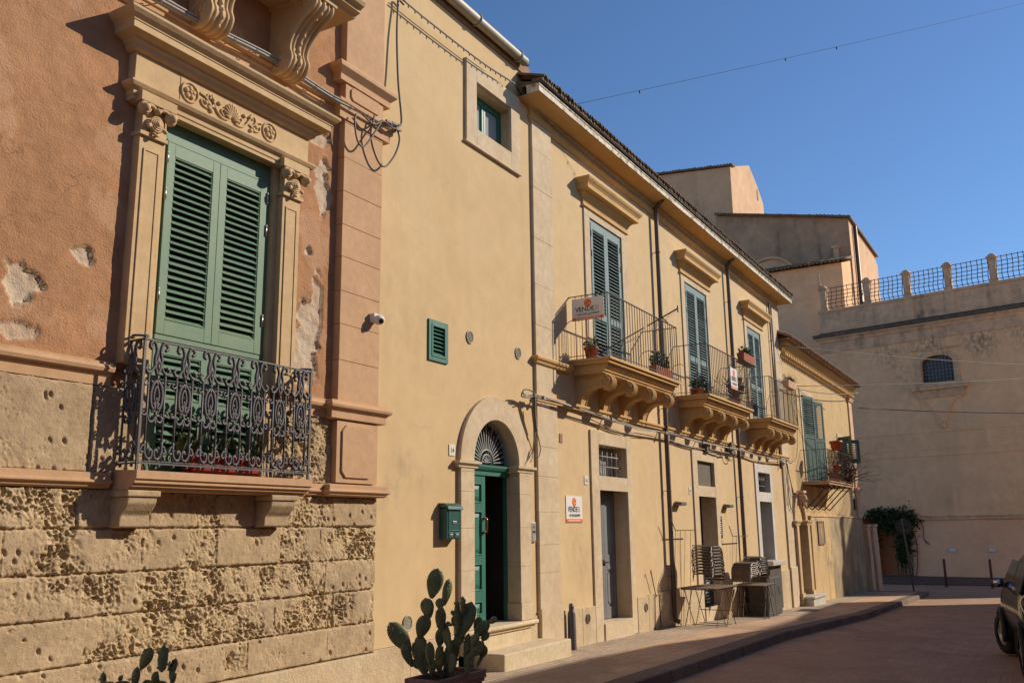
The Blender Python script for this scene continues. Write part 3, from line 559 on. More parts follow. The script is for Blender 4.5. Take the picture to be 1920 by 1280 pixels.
def door_leaf(b, x0, x1, z0, z1, panels, y, th=.05, st=.10):
    zs = [z0]+[q for p in panels for q in p]+[z1]
    b.box(x0, x0+st, y, y+th, z0, z1); b.box(x1-st, x1, y, y+th, z0, z1)
    for a, c in zip(zs[0::2], zs[1::2]): b.box(x0+st, x1-st, y+.001, y+th-.001, a, c)
    for a, c in panels:
        b.box(x0+st, x1-st, y+.022, y+.03, a, c); b.frame(x0+st, x1-st, a, c, .014, y-.008, y+.025)
        q = .055; xa, xb, za, zb = x0+st+.03, x1-st-.03, a+.03, c-.03
        if xb-xa > 2*q+.02: b.add([(xa, y+.021, za), (xb, y+.021, za), (xb, y+.021, zb), (xa, y+.021, zb), (xa+q, y+.002, za+q), (xb-q, y+.002, za+q), (xb-q, y+.002, zb-q), (xa+q, y+.002, zb-q)], [(0, 1, 5, 4), (1, 2, 6, 5), (2, 3, 7, 6), (3, 0, 4, 7), (4, 5, 6, 7)])
b = MB(); door_leaf(b, DX0+.05, DX0+.60, .275, 2.375, [(.42, .60), (.75, 1.12), (1.24, 1.86), (1.98, 2.26)], yd); dl = b.build('door', M['teal'], yh, bevel=.003)
b = MB(); hx = DX0+.545
b.tube(crom([(hx, yd-.01, 1.56), (hx, yd-.06, 1.57), (hx, yd-.065, 1.66), (hx, yd-.06, 1.75), (hx, yd-.01, 1.76)], 5), .012, 8); b.ball((hx, yd-.02, 1.56), .024, 8, 6); b.ball((hx, yd-.02, 1.76), .024, 8, 6); b.build('handle', mat('copper_handle', (.45, .22, .12), .3, metal=1, fine=0), dl)
b = MB(); zf = 2.56
annulus(b, DC, zf, DR-.045, DR-.002, yd-.01, yd+.05)
for k in range(19):
    a = math.pi*(k+.5)/19; r1 = (.57 if k % 2 else .47); b.bar((DC+.2*math.cos(a), yd, zf+.2*math.sin(a)), (DC+r1*math.cos(a), yd, zf+r1*math.sin(a)), .013, .013)
    b.ball((DC+r1*math.cos(a), yd, zf+r1*math.sin(a)), .013, 6, 4)
for r in (.2, .13): b.tube([(DC+r*math.cos(math.pi*t/16), yd, zf+r*math.sin(math.pi*t/16)) for t in range(17)], .013, 6)
for k in range(7):
    a = math.pi*(k+.5)/7; b.bar((DC, yd, zf+.01), (DC+.13*math.cos(a), yd, zf+.13*math.sin(a)), .011, .011)
b.build('fanlight_grille', mat('silver_painted_iron', (.36, .37, .36), .45, fine=.05), yh)
b = MB(); pts = [(DC+(DR-.01)*math.cos(math.pi*t/24), zf+(DR-.01)*math.sin(math.pi*t/24)) for t in range(25)]; b.add([(x, yd+.055, z) for x, z in pts], [tuple(range(25))]); b.build('fanlight_pane', M['glass'], yh)
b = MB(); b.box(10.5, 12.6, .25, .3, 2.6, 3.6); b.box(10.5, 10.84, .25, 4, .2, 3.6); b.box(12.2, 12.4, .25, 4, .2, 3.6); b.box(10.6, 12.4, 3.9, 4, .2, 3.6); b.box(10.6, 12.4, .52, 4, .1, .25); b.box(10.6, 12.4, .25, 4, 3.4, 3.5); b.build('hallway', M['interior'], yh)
# small upper window
b = MB(); b.reveal(11.02, 12.14, 7.63, 8.42, 0, .32); b.frame(10.72, 12.36, 7.36, 8.73, .29, -.045, .01); b.box(10.69, 12.39, -.055, .01, 7.34, 7.372); b.build('window_surround', M['stone_pale'], yh, bevel=.006)
b = MB(); b.frame(11.02, 12.14, 7.63, 8.42, .055, .2, .26); b.frame(11.08, 11.575, 7.69, 8.36, .05, .19, .25); b.frame(11.585, 12.08, 7.69, 8.36, .05, .19, .25); wf = b.build('window', M['teal'], yh, bevel=.003)
b = MB(); b.box(11.13, 11.525, .225, .228, 7.74, 8.31); b.box(11.635, 12.03, .225, .228, 7.74, 8.31); b.build('pane', M['curtainglass'], wf)
# green louvred hatch and round vents
b = MB(); b.frame(9.80, 10.26, 3.85, 4.42, .075, -.025, .03); b.frame(9.86, 10.2, 3.91, 4.36, .03, -.033, .0)
for k in range(7): b.tbox((10.03, .01, 3.97+.056*k), (.14, 0, 0), (0, .026, .022), (0, -.003, .0035))
b.build('louvred_hatch', M['teal'], yh, bevel=.003)
for x, z, r in ((10.84, 4.34, .085), (12.25, 4.33, .085), (9.40, .48, .085)):
    b = MB(); b.tube([(x+r*math.cos(t*.2617), -.008, z+r*1.05*math.sin(t*.2617)) for t in range(24)], .012, 6, closed=True)
    for k in range(-4, 5): w_ = math.sqrt(max(0, 1-(k/5)**2))*r; b.tbox((x, -.006, z+k*r/5), (w_, 0, 0), (0, .006, .004), (0, 0, .003))
    b.add([(x+r*math.cos(t*.2617), -.0025, z+r*math.sin(t*.2617)) for t in range(24)], [tuple(range(24))], 1); b.build('vent_grille', [M['gutter'], M['plasticblack']], yh)
# gutter and roof
b = MB(); pts = []
gy, gz, gr = -.12, 9.42, .085
for (xa, xb, r) in ((6.0, 10.9, gr), (10.9, 12.42, gr*.97)):
    n = 14; vs = [(x, gy+r*math.cos(2*math.pi*j/n), gz+r*math.sin(2*math.pi*j/n)) for x in (xa, xb) for j in range(n)]; b.add(vs, [(j, (j+1) % n, n+(j+1) % n, n+j) for j in range(n)], 0, True)
b.ball((12.42, gy, gz), (.05, gr*.97, gr*.97), 12, 8)
for x in (8.9, 10.9, 12.2): b.tube([(x, gy+.1*math.cos(2*math.pi*j/12), gz+.1*math.sin(2*math.pi*j/12)) for j in range(12)], .012, 5, closed=True)
b.v = [(max(p[0], 8.64), p[1], p[2]) for p in b.v]
b.build('gutter', M['gutter'], yh)
def tiles(b, x0, x1, y, z, pitch, L, slope, r=None, m=0, lip=True, jit=.006):
    """barrel tile ends along an eave: alternating covers with thickness"""
    r = r or pitch*.36; n = int((x1-x0)/pitch); dy, dz = math.cos(slope), math.sin(slope)
    for i in range(n):
        xc = x0+pitch*(i+.5)+random.uniform(-jit, jit); yy = y+random.uniform(-.015, .015); K = 6; tw = random.uniform(-.006, .006)
        vs = [(xc+rr*math.cos(math.pi*k/K)+(tw if e else 0), yy+e*L*dy, z+e*L*dz+rr*math.sin(math.pi*k/K)) for e in (0, 1) for rr in (r, r-.018) for k in range(K+1)]; q = K+1
        fs = [(k, k+1, 2*q+k+1, 2*q+k) for k in range(K)]+[(k, q+k, q+k+1, k+1) for k in range(K)]+[(q+k, 3*q+k, 3*q+k+1, q+k+1) for k in range(K)]
        b.add(vs, fs, m)
        vs = [(xc+pitch/2+(r)*math.cos(math.pi+math.pi*k/K), yy+.02+e*L*dy, z+.03+e*L*dz+(r*.8)*math.sin(math.pi+math.pi*k/K)) for e in (0, 1) for k in range(K+1)]
        b.add(vs, [(k, k+1, q+k+1, q+k) for k in range(K)], m)
    return b
b = MB(); tiles(b, 8.66, 12.7, -.08, 9.50, .21, .9, .30); b.quad((8.66, -.02, 9.47), (12.78, -.02, 9.47), (12.78, 9, 11.2), (8.66, 9, 11.2)); b.box(8.66, 12.78, -.03, .02, 9.28, 9.47)
b.build('roof', M['tile'], yh)

# ------------------------------------------------------------------ balcony house
bh = thing('balcony_house', 'long ochre house with three balconies, blue grey shutters and tiled eave', 'house', (21, 0, -.4))
X0, X1, EZ = 12.77, 29.35, 8.40
wins = [(15.05, 16.57, 4.5, 7.43, .0), (20.35, 21.98, 4.5, 7.40, 0), (25.62, 27.05, 4.5, 7.29, 0)]
doors = [(15.12, 16.40, -.05, 2.27, 2.53, 3.10), (20.57, 21.82, -.2, 2.29, 2.54, 3.12), (25.75, 27.02, -.55, 2.27, 2.54, 3.09)]
holes = [w_[:4] for w_ in wins]+[(d[0], d[1], -2, d[3]) for d in doors]+[(d[0], d[1], d[4], d[5]) for d in doors]
b = MB(); b.sheet(X0, X1, -2, EZ+.5, holes); b.shell(X0, X1, 0, 10, -2, EZ+.5); b.build('wall', M['ochre'], bh)
b = MB(); zz = [.38, .92, 1.35, 1.86, 2.42, 2.9, 3.62, 4.36, 4.9, 5.6, 6.4, 7.3, 8.0, 8.56]
for k, (a, c) in enumerate(zip(zz, zz[1:])): b.box(12.77, 13.47, -.05-.0015*(k % 3), .01, a, c-.002)
b.box(12.76, 13.50, -.075, .01, -.8, .38); b.build('corner_pilaster', M['stone_pale'], bh, bevel=.006)
b = MB(); zz = [.0, .4, 1.1, 2, 3, 3.62, 4.5, 5.6, 6.7, 7.7, 8.56]
for k, (a, c) in enumerate(zip(zz, zz[1:])): b.box(28.62, 29.38, -.05-.0015*(k % 3), .01, a, c-.002)
b.box(28.6, 29.42, -.085, .01, -1.5, .36); b.build('corner_pilaster', M['stone_pale'], bh, bevel=.006)
random.seed(3)
for a, c in ((13.62, 14.78), (16.66, 20.25), (22.1, 25.36), (27.26, 28.6)):
    x = a; b = MB()
    while x < c-.05: e = min(c, x+random.uniform(.55, .95)); b.box(x, e-.004, -.03-random.uniform(0, .012), .02, -1.6, .30+random.uniform(-.02, .035)); x = e
    b.build('plinth', M['plinth'], bh, bevel=.008)
b = MB(); sc = [(0, 4.24), (.03, 4.25), (.045, 4.29), (.07, 4.31), (.08, 4.345), (.06, 4.37), (0, 4.38)]
sd = [(0, 3.63), (.02, 3.63), (.02, 3.67), (.05, 3.68), (.055, 3.715), (.03, 3.73), (0, 3.735)]
for a, c in ((12.77, 14.0), (17.7, 19.35), (23.1, 24.8), (28.1, 29.38)): b = MB(); b.mould(a, c, sc, y0=-.05 if a < 13 else 0, retL=a < 13, retR=c > 29, back=.08); b.build('string_course', M['soffit'], bh, bevel=.003)
b = MB(); b.mould(12.77, 29.38, sd, y0=-.05, back=.08); b.build('string_course', M['soffit'], bh, bevel=.003)
# cornice and eave
b = MB(); prof = [(0, 8.49), (.03, 8.49), (.045, 8.52), (.075, 8.535), (.08, 8.565), (.05, 8.58), (.045, 8.59), (.045, 8.69), (.06, 8.70), (.075, 8.715), (.11, 8.73), (.18, 8.745), (.28, 8.757), (.42, 8.763), (.42, 8.77)]
b.mould(X0, X1, prof, back=.05); b.build('cornice', M['soffit'], bh)
b = MB(); b.mould(X0, X1, [(.3, 8.771), (.44, 8.771), (.44, 8.86), (.455, 8.875), (.455, 8.905), (.3, 8.91)], back=-.2); b.build('fascia', M['fascia'], bh)
b = MB()
for zz_ in (8.925, 8.945): b.tube([(X0-.48, -.48, zz_), (X1+.48, -.48, zz_)], .010, 6)
b.build('eave_cable', M['cable'], bh)
b = MB(); tiles(b, X0-.44, X1+.44, -.53, 9.0, .165, .8, .33, r=.066, jit=.01); [b.box(X0-.44+.085*k, X0-.44+.085*k+.058, -.50+random.uniform(-.008, .008), -.3, 8.942, 9.0) for k in range(int((X1-X0+.88)/.085))]; b.quad((X0-.44, -.40, 8.93), (X1+.44, -.40, 8.93), (X1+.44, 10, 11.9), (X0-.44, 10, 11.9)); b.box(X0-.43, X1+.43, -.44, -.0, 8.912, 8.94)
b.quad((X0-.44, -.40, 8.93), (X0-.44, 10, 11.9), (X0-.44, 10, 8.9), (X0-.44, -.4, 8.9)); b.quad((X1+.44, -.40, 8.93), (X1+.44, 10, 8.9), (X1+.44, 10, 11.9), (X1+.44, -.4, 8.9)); b.build('roof', M['tile_old'], bh)
# french windows with shutters, surround and hood
for (a, c, z0, z1, _) in wins:
    b = MB(); t = .24
    b.box(a-t, a, -.03, .2, z0, z1+.0); b.box(c, c+t, -.03, .2, z0, z1); b.box(a-t, c+t, -.03, .2, z1, z1+.22)
    sur = b.build('window_surround', M['stone_pale'], bh, bevel=.006)
    b = MB(); zt = z1+.14
    b.mould(a-t, c+t, [(.03, zt), (.045, zt), (.065, zt+.015), (.065, zt+.035), (.04, zt+.045), (.04, zt+.10), (.06, zt+.14), (.09, zt+.20), (.14, zt+.25), (.145, zt+.27), (.2, zt+.275), (.24, zt+.28), (.24, zt+.37), (.25, zt+.375), (.255, zt+.39), (.285, zt+.425), (.305, zt+.46), (.305, zt+.49), (.03, zt+.53)], back=.02); b.build('hood', M['soffit'], sur)
    b = MB(); b.frame(a, c, z0, z1, .07, .0, .09, bottom=False); b.build('window_frame', M['bluegrey'], bh, bevel=.003)
    xm = (a+c)/2
    for p, q in ((a+.072, xm-.002), (xm+.002, c-.072)):
        b = MB(); louvre_leaf(b, p, q, z0+.02, z1-.072, -.012, .085, (z0+1.05,), .11, .16, .066, .055, slat_w=.080, tilt=45); lf = b.build('shutter', M['bluegrey'], bh)
        b = MB(); xx_ = p+.01 if p < xm-.3 else q-.01
        for z in (z0+.5, z1-.75, z1-.35): b.box(xx_-.012, xx_+.012, -.02, -.011, z, z+.12)
        b.build('hinge', M['plasticblack'], lf)
# balconies
def balcony_corbel(xc, zt=4.24):
    b = MB(); pr = [(.02, zt), (-.56, zt), (-.60, zt-.03)]+[(-.60+.11*math.sin(t)-.0, zt-.15+.12*math.cos(t)) for t in [math.pi*(-.15-i*.13) for i in range(8)]]
    pr = [(.02, zt), (-.60, zt)]+[(-.575+.11*math.cos(t), zt-.145+.11*math.sin(t)) for t in [R(100)+R(25)*i for i in range(9)]]
    arc = [(-.40+.0, zt-.20)]+[(-.06-.36*math.cos(t), zt-.60+.40*math.sin(t)) for t in [R(75)-R(15)*i for i in range(6)]]
    b.prism(pr+[(-.46, zt-.20), (-.36, zt-.215), (-.26, zt-.25), (-.17, zt-.32), (-.11, zt-.41), (-.075, zt-.52), (-.06, zt-.62), (.02, zt-.62)], xc-.11, xc+.11)
    for dx in (-.075, -.025, .025, .075): b.tube([(xc+dx, -.575+.122*math.cos(t), zt-.145+.122*math.sin(t)) for t in [R(95)+R(22)*i for i in range(10)]], .019, 6)
    for s_ in (-1, 1):
        b.tube([(xc+s_*.112, -.575+q, zt-.145+w_) for q, w_ in spiral((0, 0), .098, .015, 1.6, 1.6+11, 34)], .014, 5); b.ball((xc+s_*.112, -.575, zt-.145), (.016, .022, .022), 8, 5)
        b.tube(crom([(xc+s_*.112, -.46, zt-.20), (xc+s_*.112, -.36, zt-.21), (xc+s_*.112, -.26, zt-.245), (xc+s_*.112, -.17, zt-.32), (xc+s_*.112, -.11, zt-.42), (xc+s_*.112, -.07, zt-.6)], 3), .013, 5)
        b.tube(crom([(xc+s_*.112, -.43, zt-.05), (xc+s_*.112, -.3, zt-.08), (xc+s_*.112, -.22, zt-.04), (xc+s_*.112, -.27, zt-.01)], 4), .012, 5)
    return b
BAL = [(14.08, 17.60), (19.42, 22.98), (24.84, 27.98)]
for bi, (a, c) in enumerate(BAL):
    b = MB(); b.mould(a+.1, c-.1, [(0, 4.24), (.60, 4.24), (.60, 4.26), (.63, 4.28), (.63, 4.30), (.68, 4.34), (.69, 4.365), (.69, 4.385), (.70, 4.385), (.70, 4.40)], retL=False, retR=False, back=.05)
    b.box(a+.02, c-.02, -.75, .04, 4.40, 4.455); b.box(a, c, -.79, .04, 4.456, 4.50)
    bal = b.build('balcony', M['soffit'], bh, bevel=.006)
    for k in range(4):
        xc = a+.33+(c-a-.66)*k/3; balcony_corbel(xc).build('corbel', M['soffit'], bal)
    b = MB(); b.box(a, c, -.012, .0, 4.5, 4.54)
    b = MB(); xa, xb, p, zr = a+.04, c-.04, .75, 5.64
    b.bar((xa-.01, -p, zr), (xb+.01, -p, zr), .035, .012); b.bar((xa, -p, zr), (xa, 0, zr), .035, .012); b.bar((xb, -p, zr), (xb, 0, zr), .035, .012)
    b.bar((xa, -p, 4.56), (xb, -p, 4.56), .02, .01); b.bar((xa, -p, 4.56), (xa, 0, 4.56), .02, .01); b.bar((xb, -p, 4.56), (xb, 0, 4.56), .02, .01)
    n = round((xb-xa)/.125)
    for k in range(n+1): x = xa+(xb-xa)*k/n; r_ = .0115 if k in (0, n) else .0075; b.tube([(x, -p, 4.50), (x, -p, zr)], r_, 6, caps=False)
    for k in range(1, 6):
        y = -p+p*k/6
        for x in (xa, xb): b.tube([(x, y, 4.5), (x, y, zr)], .0075, 6, caps=False)
    for x in (xa, xb): b.tube(crom([(x, 0, 5.2), (x, -.14, 5.22), (x, -.2, 5.18)], 4), .008, 5)
    b.build('railing', M['iron'], bal)
# ground-floor doors: surround, barred transom, door
for i, (a, c, z0, z1, t0, t1) in enumerate(doors):
    sm = M['stone_pale'] if i < 2 else M['plaster']
    b = MB(); t = .33 if i < 2 else .30; dp = .34
    gz_ = g((a+c)/2)
    b.box(a-t, a, -.035, .02, max(gz_-.1, z0-.3 if i < 2 else gz_-.1), t1+.24); b.box(c, c+.24, -.035, .02, max(gz_-.1, z0-.3 if i < 2 else gz_-.1), t1+.24); b.box(a, c, -.034, .02, t1, t1+.235); b.box(a, c, -.034, dp, z1, t0)
    b.reveal(a, c, z0, z1, .02, dp, sill=False); b.reveal(a, c, t0, t1, .02, dp, sill=False)
    b.box(a-.0, c+.0, -.06 if i < 2 else -.03, dp, gz_-.2, z0 if i < 2 else gz_+.06); b.build('door_surround', sm, bh, bevel=.006)
    b = MB()
    if i != 1:
        for k in range(1, 6): x = a+(c-a)*k/6; b.tube([(x, .10, t0), (x, .10, t1)], .011, 6)
        for k in range(1, 3): z = t0+(t1-t0)*k/3; b.tube([(a, .098, z), (c, .098, z)], .012, 6)
        b.build('window_bars', mat('pale_iron_bars', (.30, .28, .26), .5, fine=.1) if i == 0 else M['iron'], bh)
    b = MB(); b.frame(a, c, t0, t1, .05, .24, .30)
    if i == 0: b.box((a+c)/2-.02, (a+c)/2+.02, .24, .30, t0+.05, t1-.05)
    tw = b.build('transom_window', M['greydoor'] if i == 0 else M['wood'], bh)
    b = MB(); b.box(a+.05, c-.05, .27, .275, t0+.05, t1-.05); b.build('pane', M['curtainglass'] if i == 0 else M['glass'], tw)
    if i == 1:
        b = MB(); b.box(a+.01, c-.01, .05, .20, t0+.01, t1-.01); 
        for k in range(9): b.box(a+.02, c-.02, .044, .05, t0+.04+k*.056, t0+.06+k*.056)
        b.build('roller_shutter_box', mat('brown_roller_blind', (.16, .13, .10), .7, fine=.1), bh)
    if i == 0:
        y = .27; xm = (a+c)/2; b = MB()
        b.frame(a, c, z0, z1, .05, y, y+.06, bottom=False)
        fr = b.build('door_frame', M['greydoor'], bh)
        for p, q in ((a+.05, xm+.10), (xm+.105, c-.05)):
            b = MB(); b.box(p, p+.09, y-.01, y+.04, z0+.01, z1-.05); b.box(q-.09, q, y-.01, y+.04, z0+.01, z1-.05)
            for za, zb in ((z0+.01, z0+.22), (z0+.88, z0+1.16), (z1-.16, z1-.05)): b.box(p+.09, q-.09, y-.009, y+.039, za, zb)
            b.box(p+.09, q-.09, y+.01, y+.03, z0+.22, z0+.88); b.prism(oct_(p+.12, q-.12, z0+.27, z0+.83, .05), y-.004, y+.012, axis='y'); b.box(p+.09, q-.09, y-.016, y-.009, z0+.90, z0+.96)
            dl = b.build('door', M['greydoor'], bh, bevel=.004)
            b = MB(); b.box(p+.09, q-.09, y+.012, y+.018, z0+1.16, z1-.16); b.build('pane', glass('pale_door_glass', (.22, .27, .28), .08), dl)
        b = MB(); b.tube(crom([(xm+.06, y-.01, z0+1.02), (xm+.06, y-.06, z0+1.02), (xm+.10, y-.075, z0+1.03), (xm+.20, y-.075, z0+1.03)], 4), .012, 6); b.box(xm+.0, xm+.1, y-.018, y-.01, z0+.97, z0+1.07); b.build('handle', M['plasticblack'], dl)
    else:
        y = .34; b = MB(); q = Matrix.Translation((a+.03, y, 0)) @ Matrix.Rotation(R(82), 4, 'Z'); cc = MB(); door_leaf(cc, 0, .58, z0 if i == 1 else g(a)+.07, z1-.02, [(z0+.3, z0+.9), (z0+1.1, z0+2.0)], 0); cc.v = [tuple(q @ Vector(v)) for v in cc.v]; cc.build('door', M['wood'], bh)
b = MB()
for (a, c, *_r) in doors[1:]:
    b.box(a-.6, c+1.2, 3.5, 3.6, -1.2, 3.4); b.box(a-.6, a-.5, .36, 3.5, -1.2, 3.4); b.box(c+1.1, c+1.2, .36, 3.5, -1.2, 3.4); b.box(a-.6, c+1.2, .36, 3.6, -1.3, -.5); b.box(a-.6, c+1.2, .36, 3.6, 3.35, 3.45)
b.build('shop_interior', mat('shop_interior_wall', (.30, .24, .17), .9), bh)
# downpipes
for x, zt, zb in ((18.42, 8.80, g(18.4)+.08), (23.74, 8.80, g(23.7)+.3), (28.25, 8.5, 3.3)):
    b = MB(); r_ = .05 if x < 28 else .028; yy = -.11
    P = [(x-.12, -.34, 8.78), (x-.06, -.26, 8.74), (x, yy, 8.62), (x, yy, 8.3), (x, yy, zb+.12)]
    if x < 28: P += [(x, yy-.02, zb+.05), (x+.02, yy-.1, zb)]
    else: P = [(x, -.06, zt), (x, -.06, zb)]
    b.tube(P, r_, 12)
    for k in range(5):
        z = zt-1.2-k*1.75
        if z > zb+.2: b.tube([(x+(r_+.006)*math.cos(t*.785), (yy if x < 28 else -.06)+(r_+.006)*math.sin(t*.785), z) for t in range(8)], .010, 5, closed=True); b.bar((x, yy, z), (x-.0, 0, z), .012, .012)
    b.build('downpipe', M['pipe'], bh)
for x, z in ((14.45, .10), (17.05, .08)):
    b = MB(); r = .075; b.tube([(x+r*math.cos(t*.2617), -.046, z+r*math.sin(t*.2617)) for t in range(24)], .010, 6, closed=True)
    for k in range(-3, 4): b.tbox((x, -.046, z+k*r/4), (math.sqrt(1-(k/4)**2)*r, 0, 0), (0, .006, 0), (0, 0, .0035))
    b.build('vent_grille', M['lamp'], bh)
b = MB(); b.box(13.62, 13.72, -.012, .0, 3.02, 3.17); b.build('junction_box', mat('brown_box', (.30, .16, .10), .7), bh)

# ------------------------------------------------------------------ low end house
eh = thing('end_house', 'low ochre house with overhanging tiled roof, dark green shutters and rusty balcony', 'house', (36, 0, -1))
E0, E1, EE = 29.36, 41.5, 7.45
ew = [(31.98, 33.72, 3.03, 6.05), (38.0, 39.3, 4.05, 5.05)]; pd = (29.75, 30.95, -2, 1.75)
b = MB(); b.sheet(E0, E1, -2.2, EE, ew+[pd], y=0); b.shell(E0, E1, 0, 8, -2.2, EE); b.build('wall', M['ochre_old'], eh)
b = MB(); b.box(34.7, 39.9, -.10, .0, -2, 1.88); b.build('lower_wall', M['stained'], eh, bevel=.01); b = MB(); b.box(31.65, 34.695, -.10, .0, -2, 1.88); b.build('lower_wall', M['ochre_old'], eh, bevel=.01)
b = MB(); b.box(39.905, 41.45, -.07, .0, -2, 1.86); b.build('lower_wall', M['stained'], eh, bevel=.01); b = MB(); b.box(31.62, 41.47, -.13, .0, 1.88, 1.92); b.build('coping', M['fartrim'], eh, bevel=.01)
b = MB(); b.box(40.85, 41.54, -.06, .02, -2, 7.05); b.mould(40.85, 41.54, [(0, 2.95), (.1, 2.95), (.12, 3.0), (.18, 3.06), (.18, 3.12), (0, 3.16)], back=.02); b.mould(40.85, 41.54, [(0, 6.8), (.1, 6.8), (.14, 6.9), (.16, 6.95), (0, 7.0)], back=.02); b.build('corner_pilaster', M['fartrim'], eh, bevel=.01)
b = MB(); b.mould(E0, E1, [(0, 7.10), (.04, 7.10), (.06, 7.16), (.12, 7.2), (.14, 7.26), (.20, 7.32), (.27, 7.40), (.30, 7.43), (.30, 7.47), (0, 7.47)], back=.02, retL=False)
x = E0+.05
while x < E1: b.box(x, x+.12, -.2, -.05, 7.02, 7.12); x += .24
b.build('cornice', M['soffit'], eh)
b = MB(); tiles(b, E0-.3, E1+.3, -.48, 7.52, .28, 1.0, .42, r=.115, jit=.025); b.quad((E0-.3, -.4, 7.48), (E1+.25, -.4, 7.48), (E1+.25, 8, 11.0), (E0-.3, 8, 11.0)); b.box(E0-.3, E1+.25, -.4, 0, 7.472, 7.5); b.build('roof', M['tile'], eh)
b = MB(); b.frame(ew[0][0]-.2, ew[0][1]+.2, 3.03, 6.25, .2, -.03, .15, bottom=False); b.frame(ew[1][0]-.12, ew[1][1]+.12, 3.93, 5.17, .12, -.03, .12); b.build('window_surround', M['stone_pale'], eh, bevel=.005)
def open_leaf(hx, ang, wdt, z0, z1, parent, mt, rails, y=-.04, solid=None):
    c = MB(); louvre_leaf(c, 0, wdt, z0, z1, 0, .08, rails, .1, .14, .066, .04, slat_w=.064, tilt=40, solid=solid); q = Matrix.Translation((hx, y, 0)) @ Matrix.Rotation(R(ang), 4, 'Z'); c.v = [tuple(q @ Vector(v)) for v in c.v]; return c.build('shutter', mt, parent)
open_leaf(ew[0][0]-.02, -14, .86, 3.06, 6.02, eh, M['dgreen'], (4.6,), solid=(3.0, 4.5)); open_leaf(ew[0][1]+.02, -11, .86, 3.06, 6.02, eh, M['dgreen'], (4.6,), solid=(3.0, 4.5))
open_leaf(ew[1][0]-.0, -150+20, .64, 4.07, 5.03, eh, M['dgreen'], ()); open_leaf(ew[1][1], 180+130, .64, 4.07, 5.03, eh, M['dgreen'], ())
b = MB(); b.box(31.9, 33.9, .25, .28, 3.0, 6.1); b.box(37.9, 39.4, .25, .28, 4, 5.1); b.build('window_pane', M['glass'], eh)
b = MB(); b.box(31.35, 35.6, -.85, .02, 2.93, 3.0); b.box(31.3, 35.65, -.9, .02, 3.001, 3.03); eb = b.build('balcony', M['fartrim'], eh, bevel=.01)
b = MB(); xa, xb, p, zr = 31.38, 35.57, .86, 4.08
for q, z in ((.0, zr), (0, 3.1)):
    b.bar((xa, -p, z), (xb, -p, z), .03, .014); b.bar((xa, -p, z), (xa, 0, z), .03, .014); b.bar((xb, -p, z), (xb, 0, z), .03, .014)
for k in range(35): x = xa+(xb-xa)*k/34; b.tube([(x, -p, 3.03), (x, -p, zr)], .009, 5, caps=False)
for k in range(1, 7):
    for x in (xa, xb): b.tube([(x, -p+p*k/7, 3.03), (x, -p+p*k/7, zr)], .009, 5, caps=False)
b.build('railing', M['ironrust'], eb)
for k in range(5):
    b = MB(); x = 31.55+k*.95; b.bar((x, -.8, 2.93), (x, .0, 2.12), .035, .035); b.bar((x, -.8, 2.91), (x, 0, 2.91), .04, .03); b.tube(crom([(x, -.8, 2.9), (x+.1, -.88, 2.8), (x+.2, -.8, 2.75), (x+.15, -.72, 2.82)], 4), .012, 5)
    b.build('bracket', M['ironrust'], eb)
# arched portal with a carved head
b = MB(); pc, pr_, ps = 30.35, .6, 1.75
annulus(b, pc, ps, pr_, pr_+.26, -.10, .3)
b.sheet(29.4, 31.3, -2, 2.7, [(pd[0]-.001, pd[1]+.001, -3, ps), (pc-.62, pc+.62, ps-.01, ps+.63)], y=-.012)
for x0, x1 in ((29.48, 29.75), (30.95, 31.25)):
    b.box(x0, x1, -.14, .3, -.45, 1.6); b.box(x0-.04, x1+.04, -.18, .3, g(30)-.1, -.45); b.mould(x0, x1, [(.14, 1.6), (.15, 1.6), (.15, 1.64), (.19, 1.70), (.21, 1.74), (.14, 1.76)], back=.1)
por = b.build('portal_surround', M['stone'], eh, bevel=.008)
b = MB(); hx, hz = 30.2, 2.42
b.prism([(-.20, hz-.28), (-.24, hz+.18), (-.1, hz+.2), (-.1, hz-.3)], hx-.11, hx+.11); b.box(hx-.2, hx+.2, -.3, -.08, hz+.2, hz+.27)
h0 = len(b.v); b.ball((hx, -.26, hz), (.11, .10, .16), 12, 8); b.ball((hx, -.36, hz-.03), (.022, .03, .035), 6, 4); b.ball((hx, -.33, hz-.09), (.045, .02, .018), 6, 4)
for s_ in (-1, 1): b.ball((hx+s_*.04, -.335, hz+.03), (.02, .016, .013), 6, 4); b.ball((hx+s_*.09, -.27, hz-.14), (.045, .05, .08), 8, 5)
b.ball((hx, -.29, hz-.2), (.06, .05, .09), 8, 5); b.build('carved_head', M['fartrim'], por)
b = MB(); b.box(pd[0]-.2, pd[1]+.2, .30, .34, -1.4, 2.5)
for k in range(3):
    for j in range(2): b.box(pd[0]+.1+j*.55, pd[0]+.55+j*.55, .285, .30, -.6+k*.8, .0+k*.8)
for k in range(8): b.ball((pd[0]+.03, .28, -.7+k*.28), .025, 6, 4)
b.build('door', mat('dark_wood_door', (.06, .045, .03), .6), eh)
b = MB(); b.box(29.6, 31.3, -.45, .3, g(30)-.2, -.62); b.box(29.55, 31.35, -.5, .3, -.62, -.56); b.build('threshold', M['marble'], eh, bevel=.01)
b = MB(); b.box(40.3, 40.6, -.06, -.001, 2.2, 2.65); b.build('meter_box', M['cabinet'], eh)
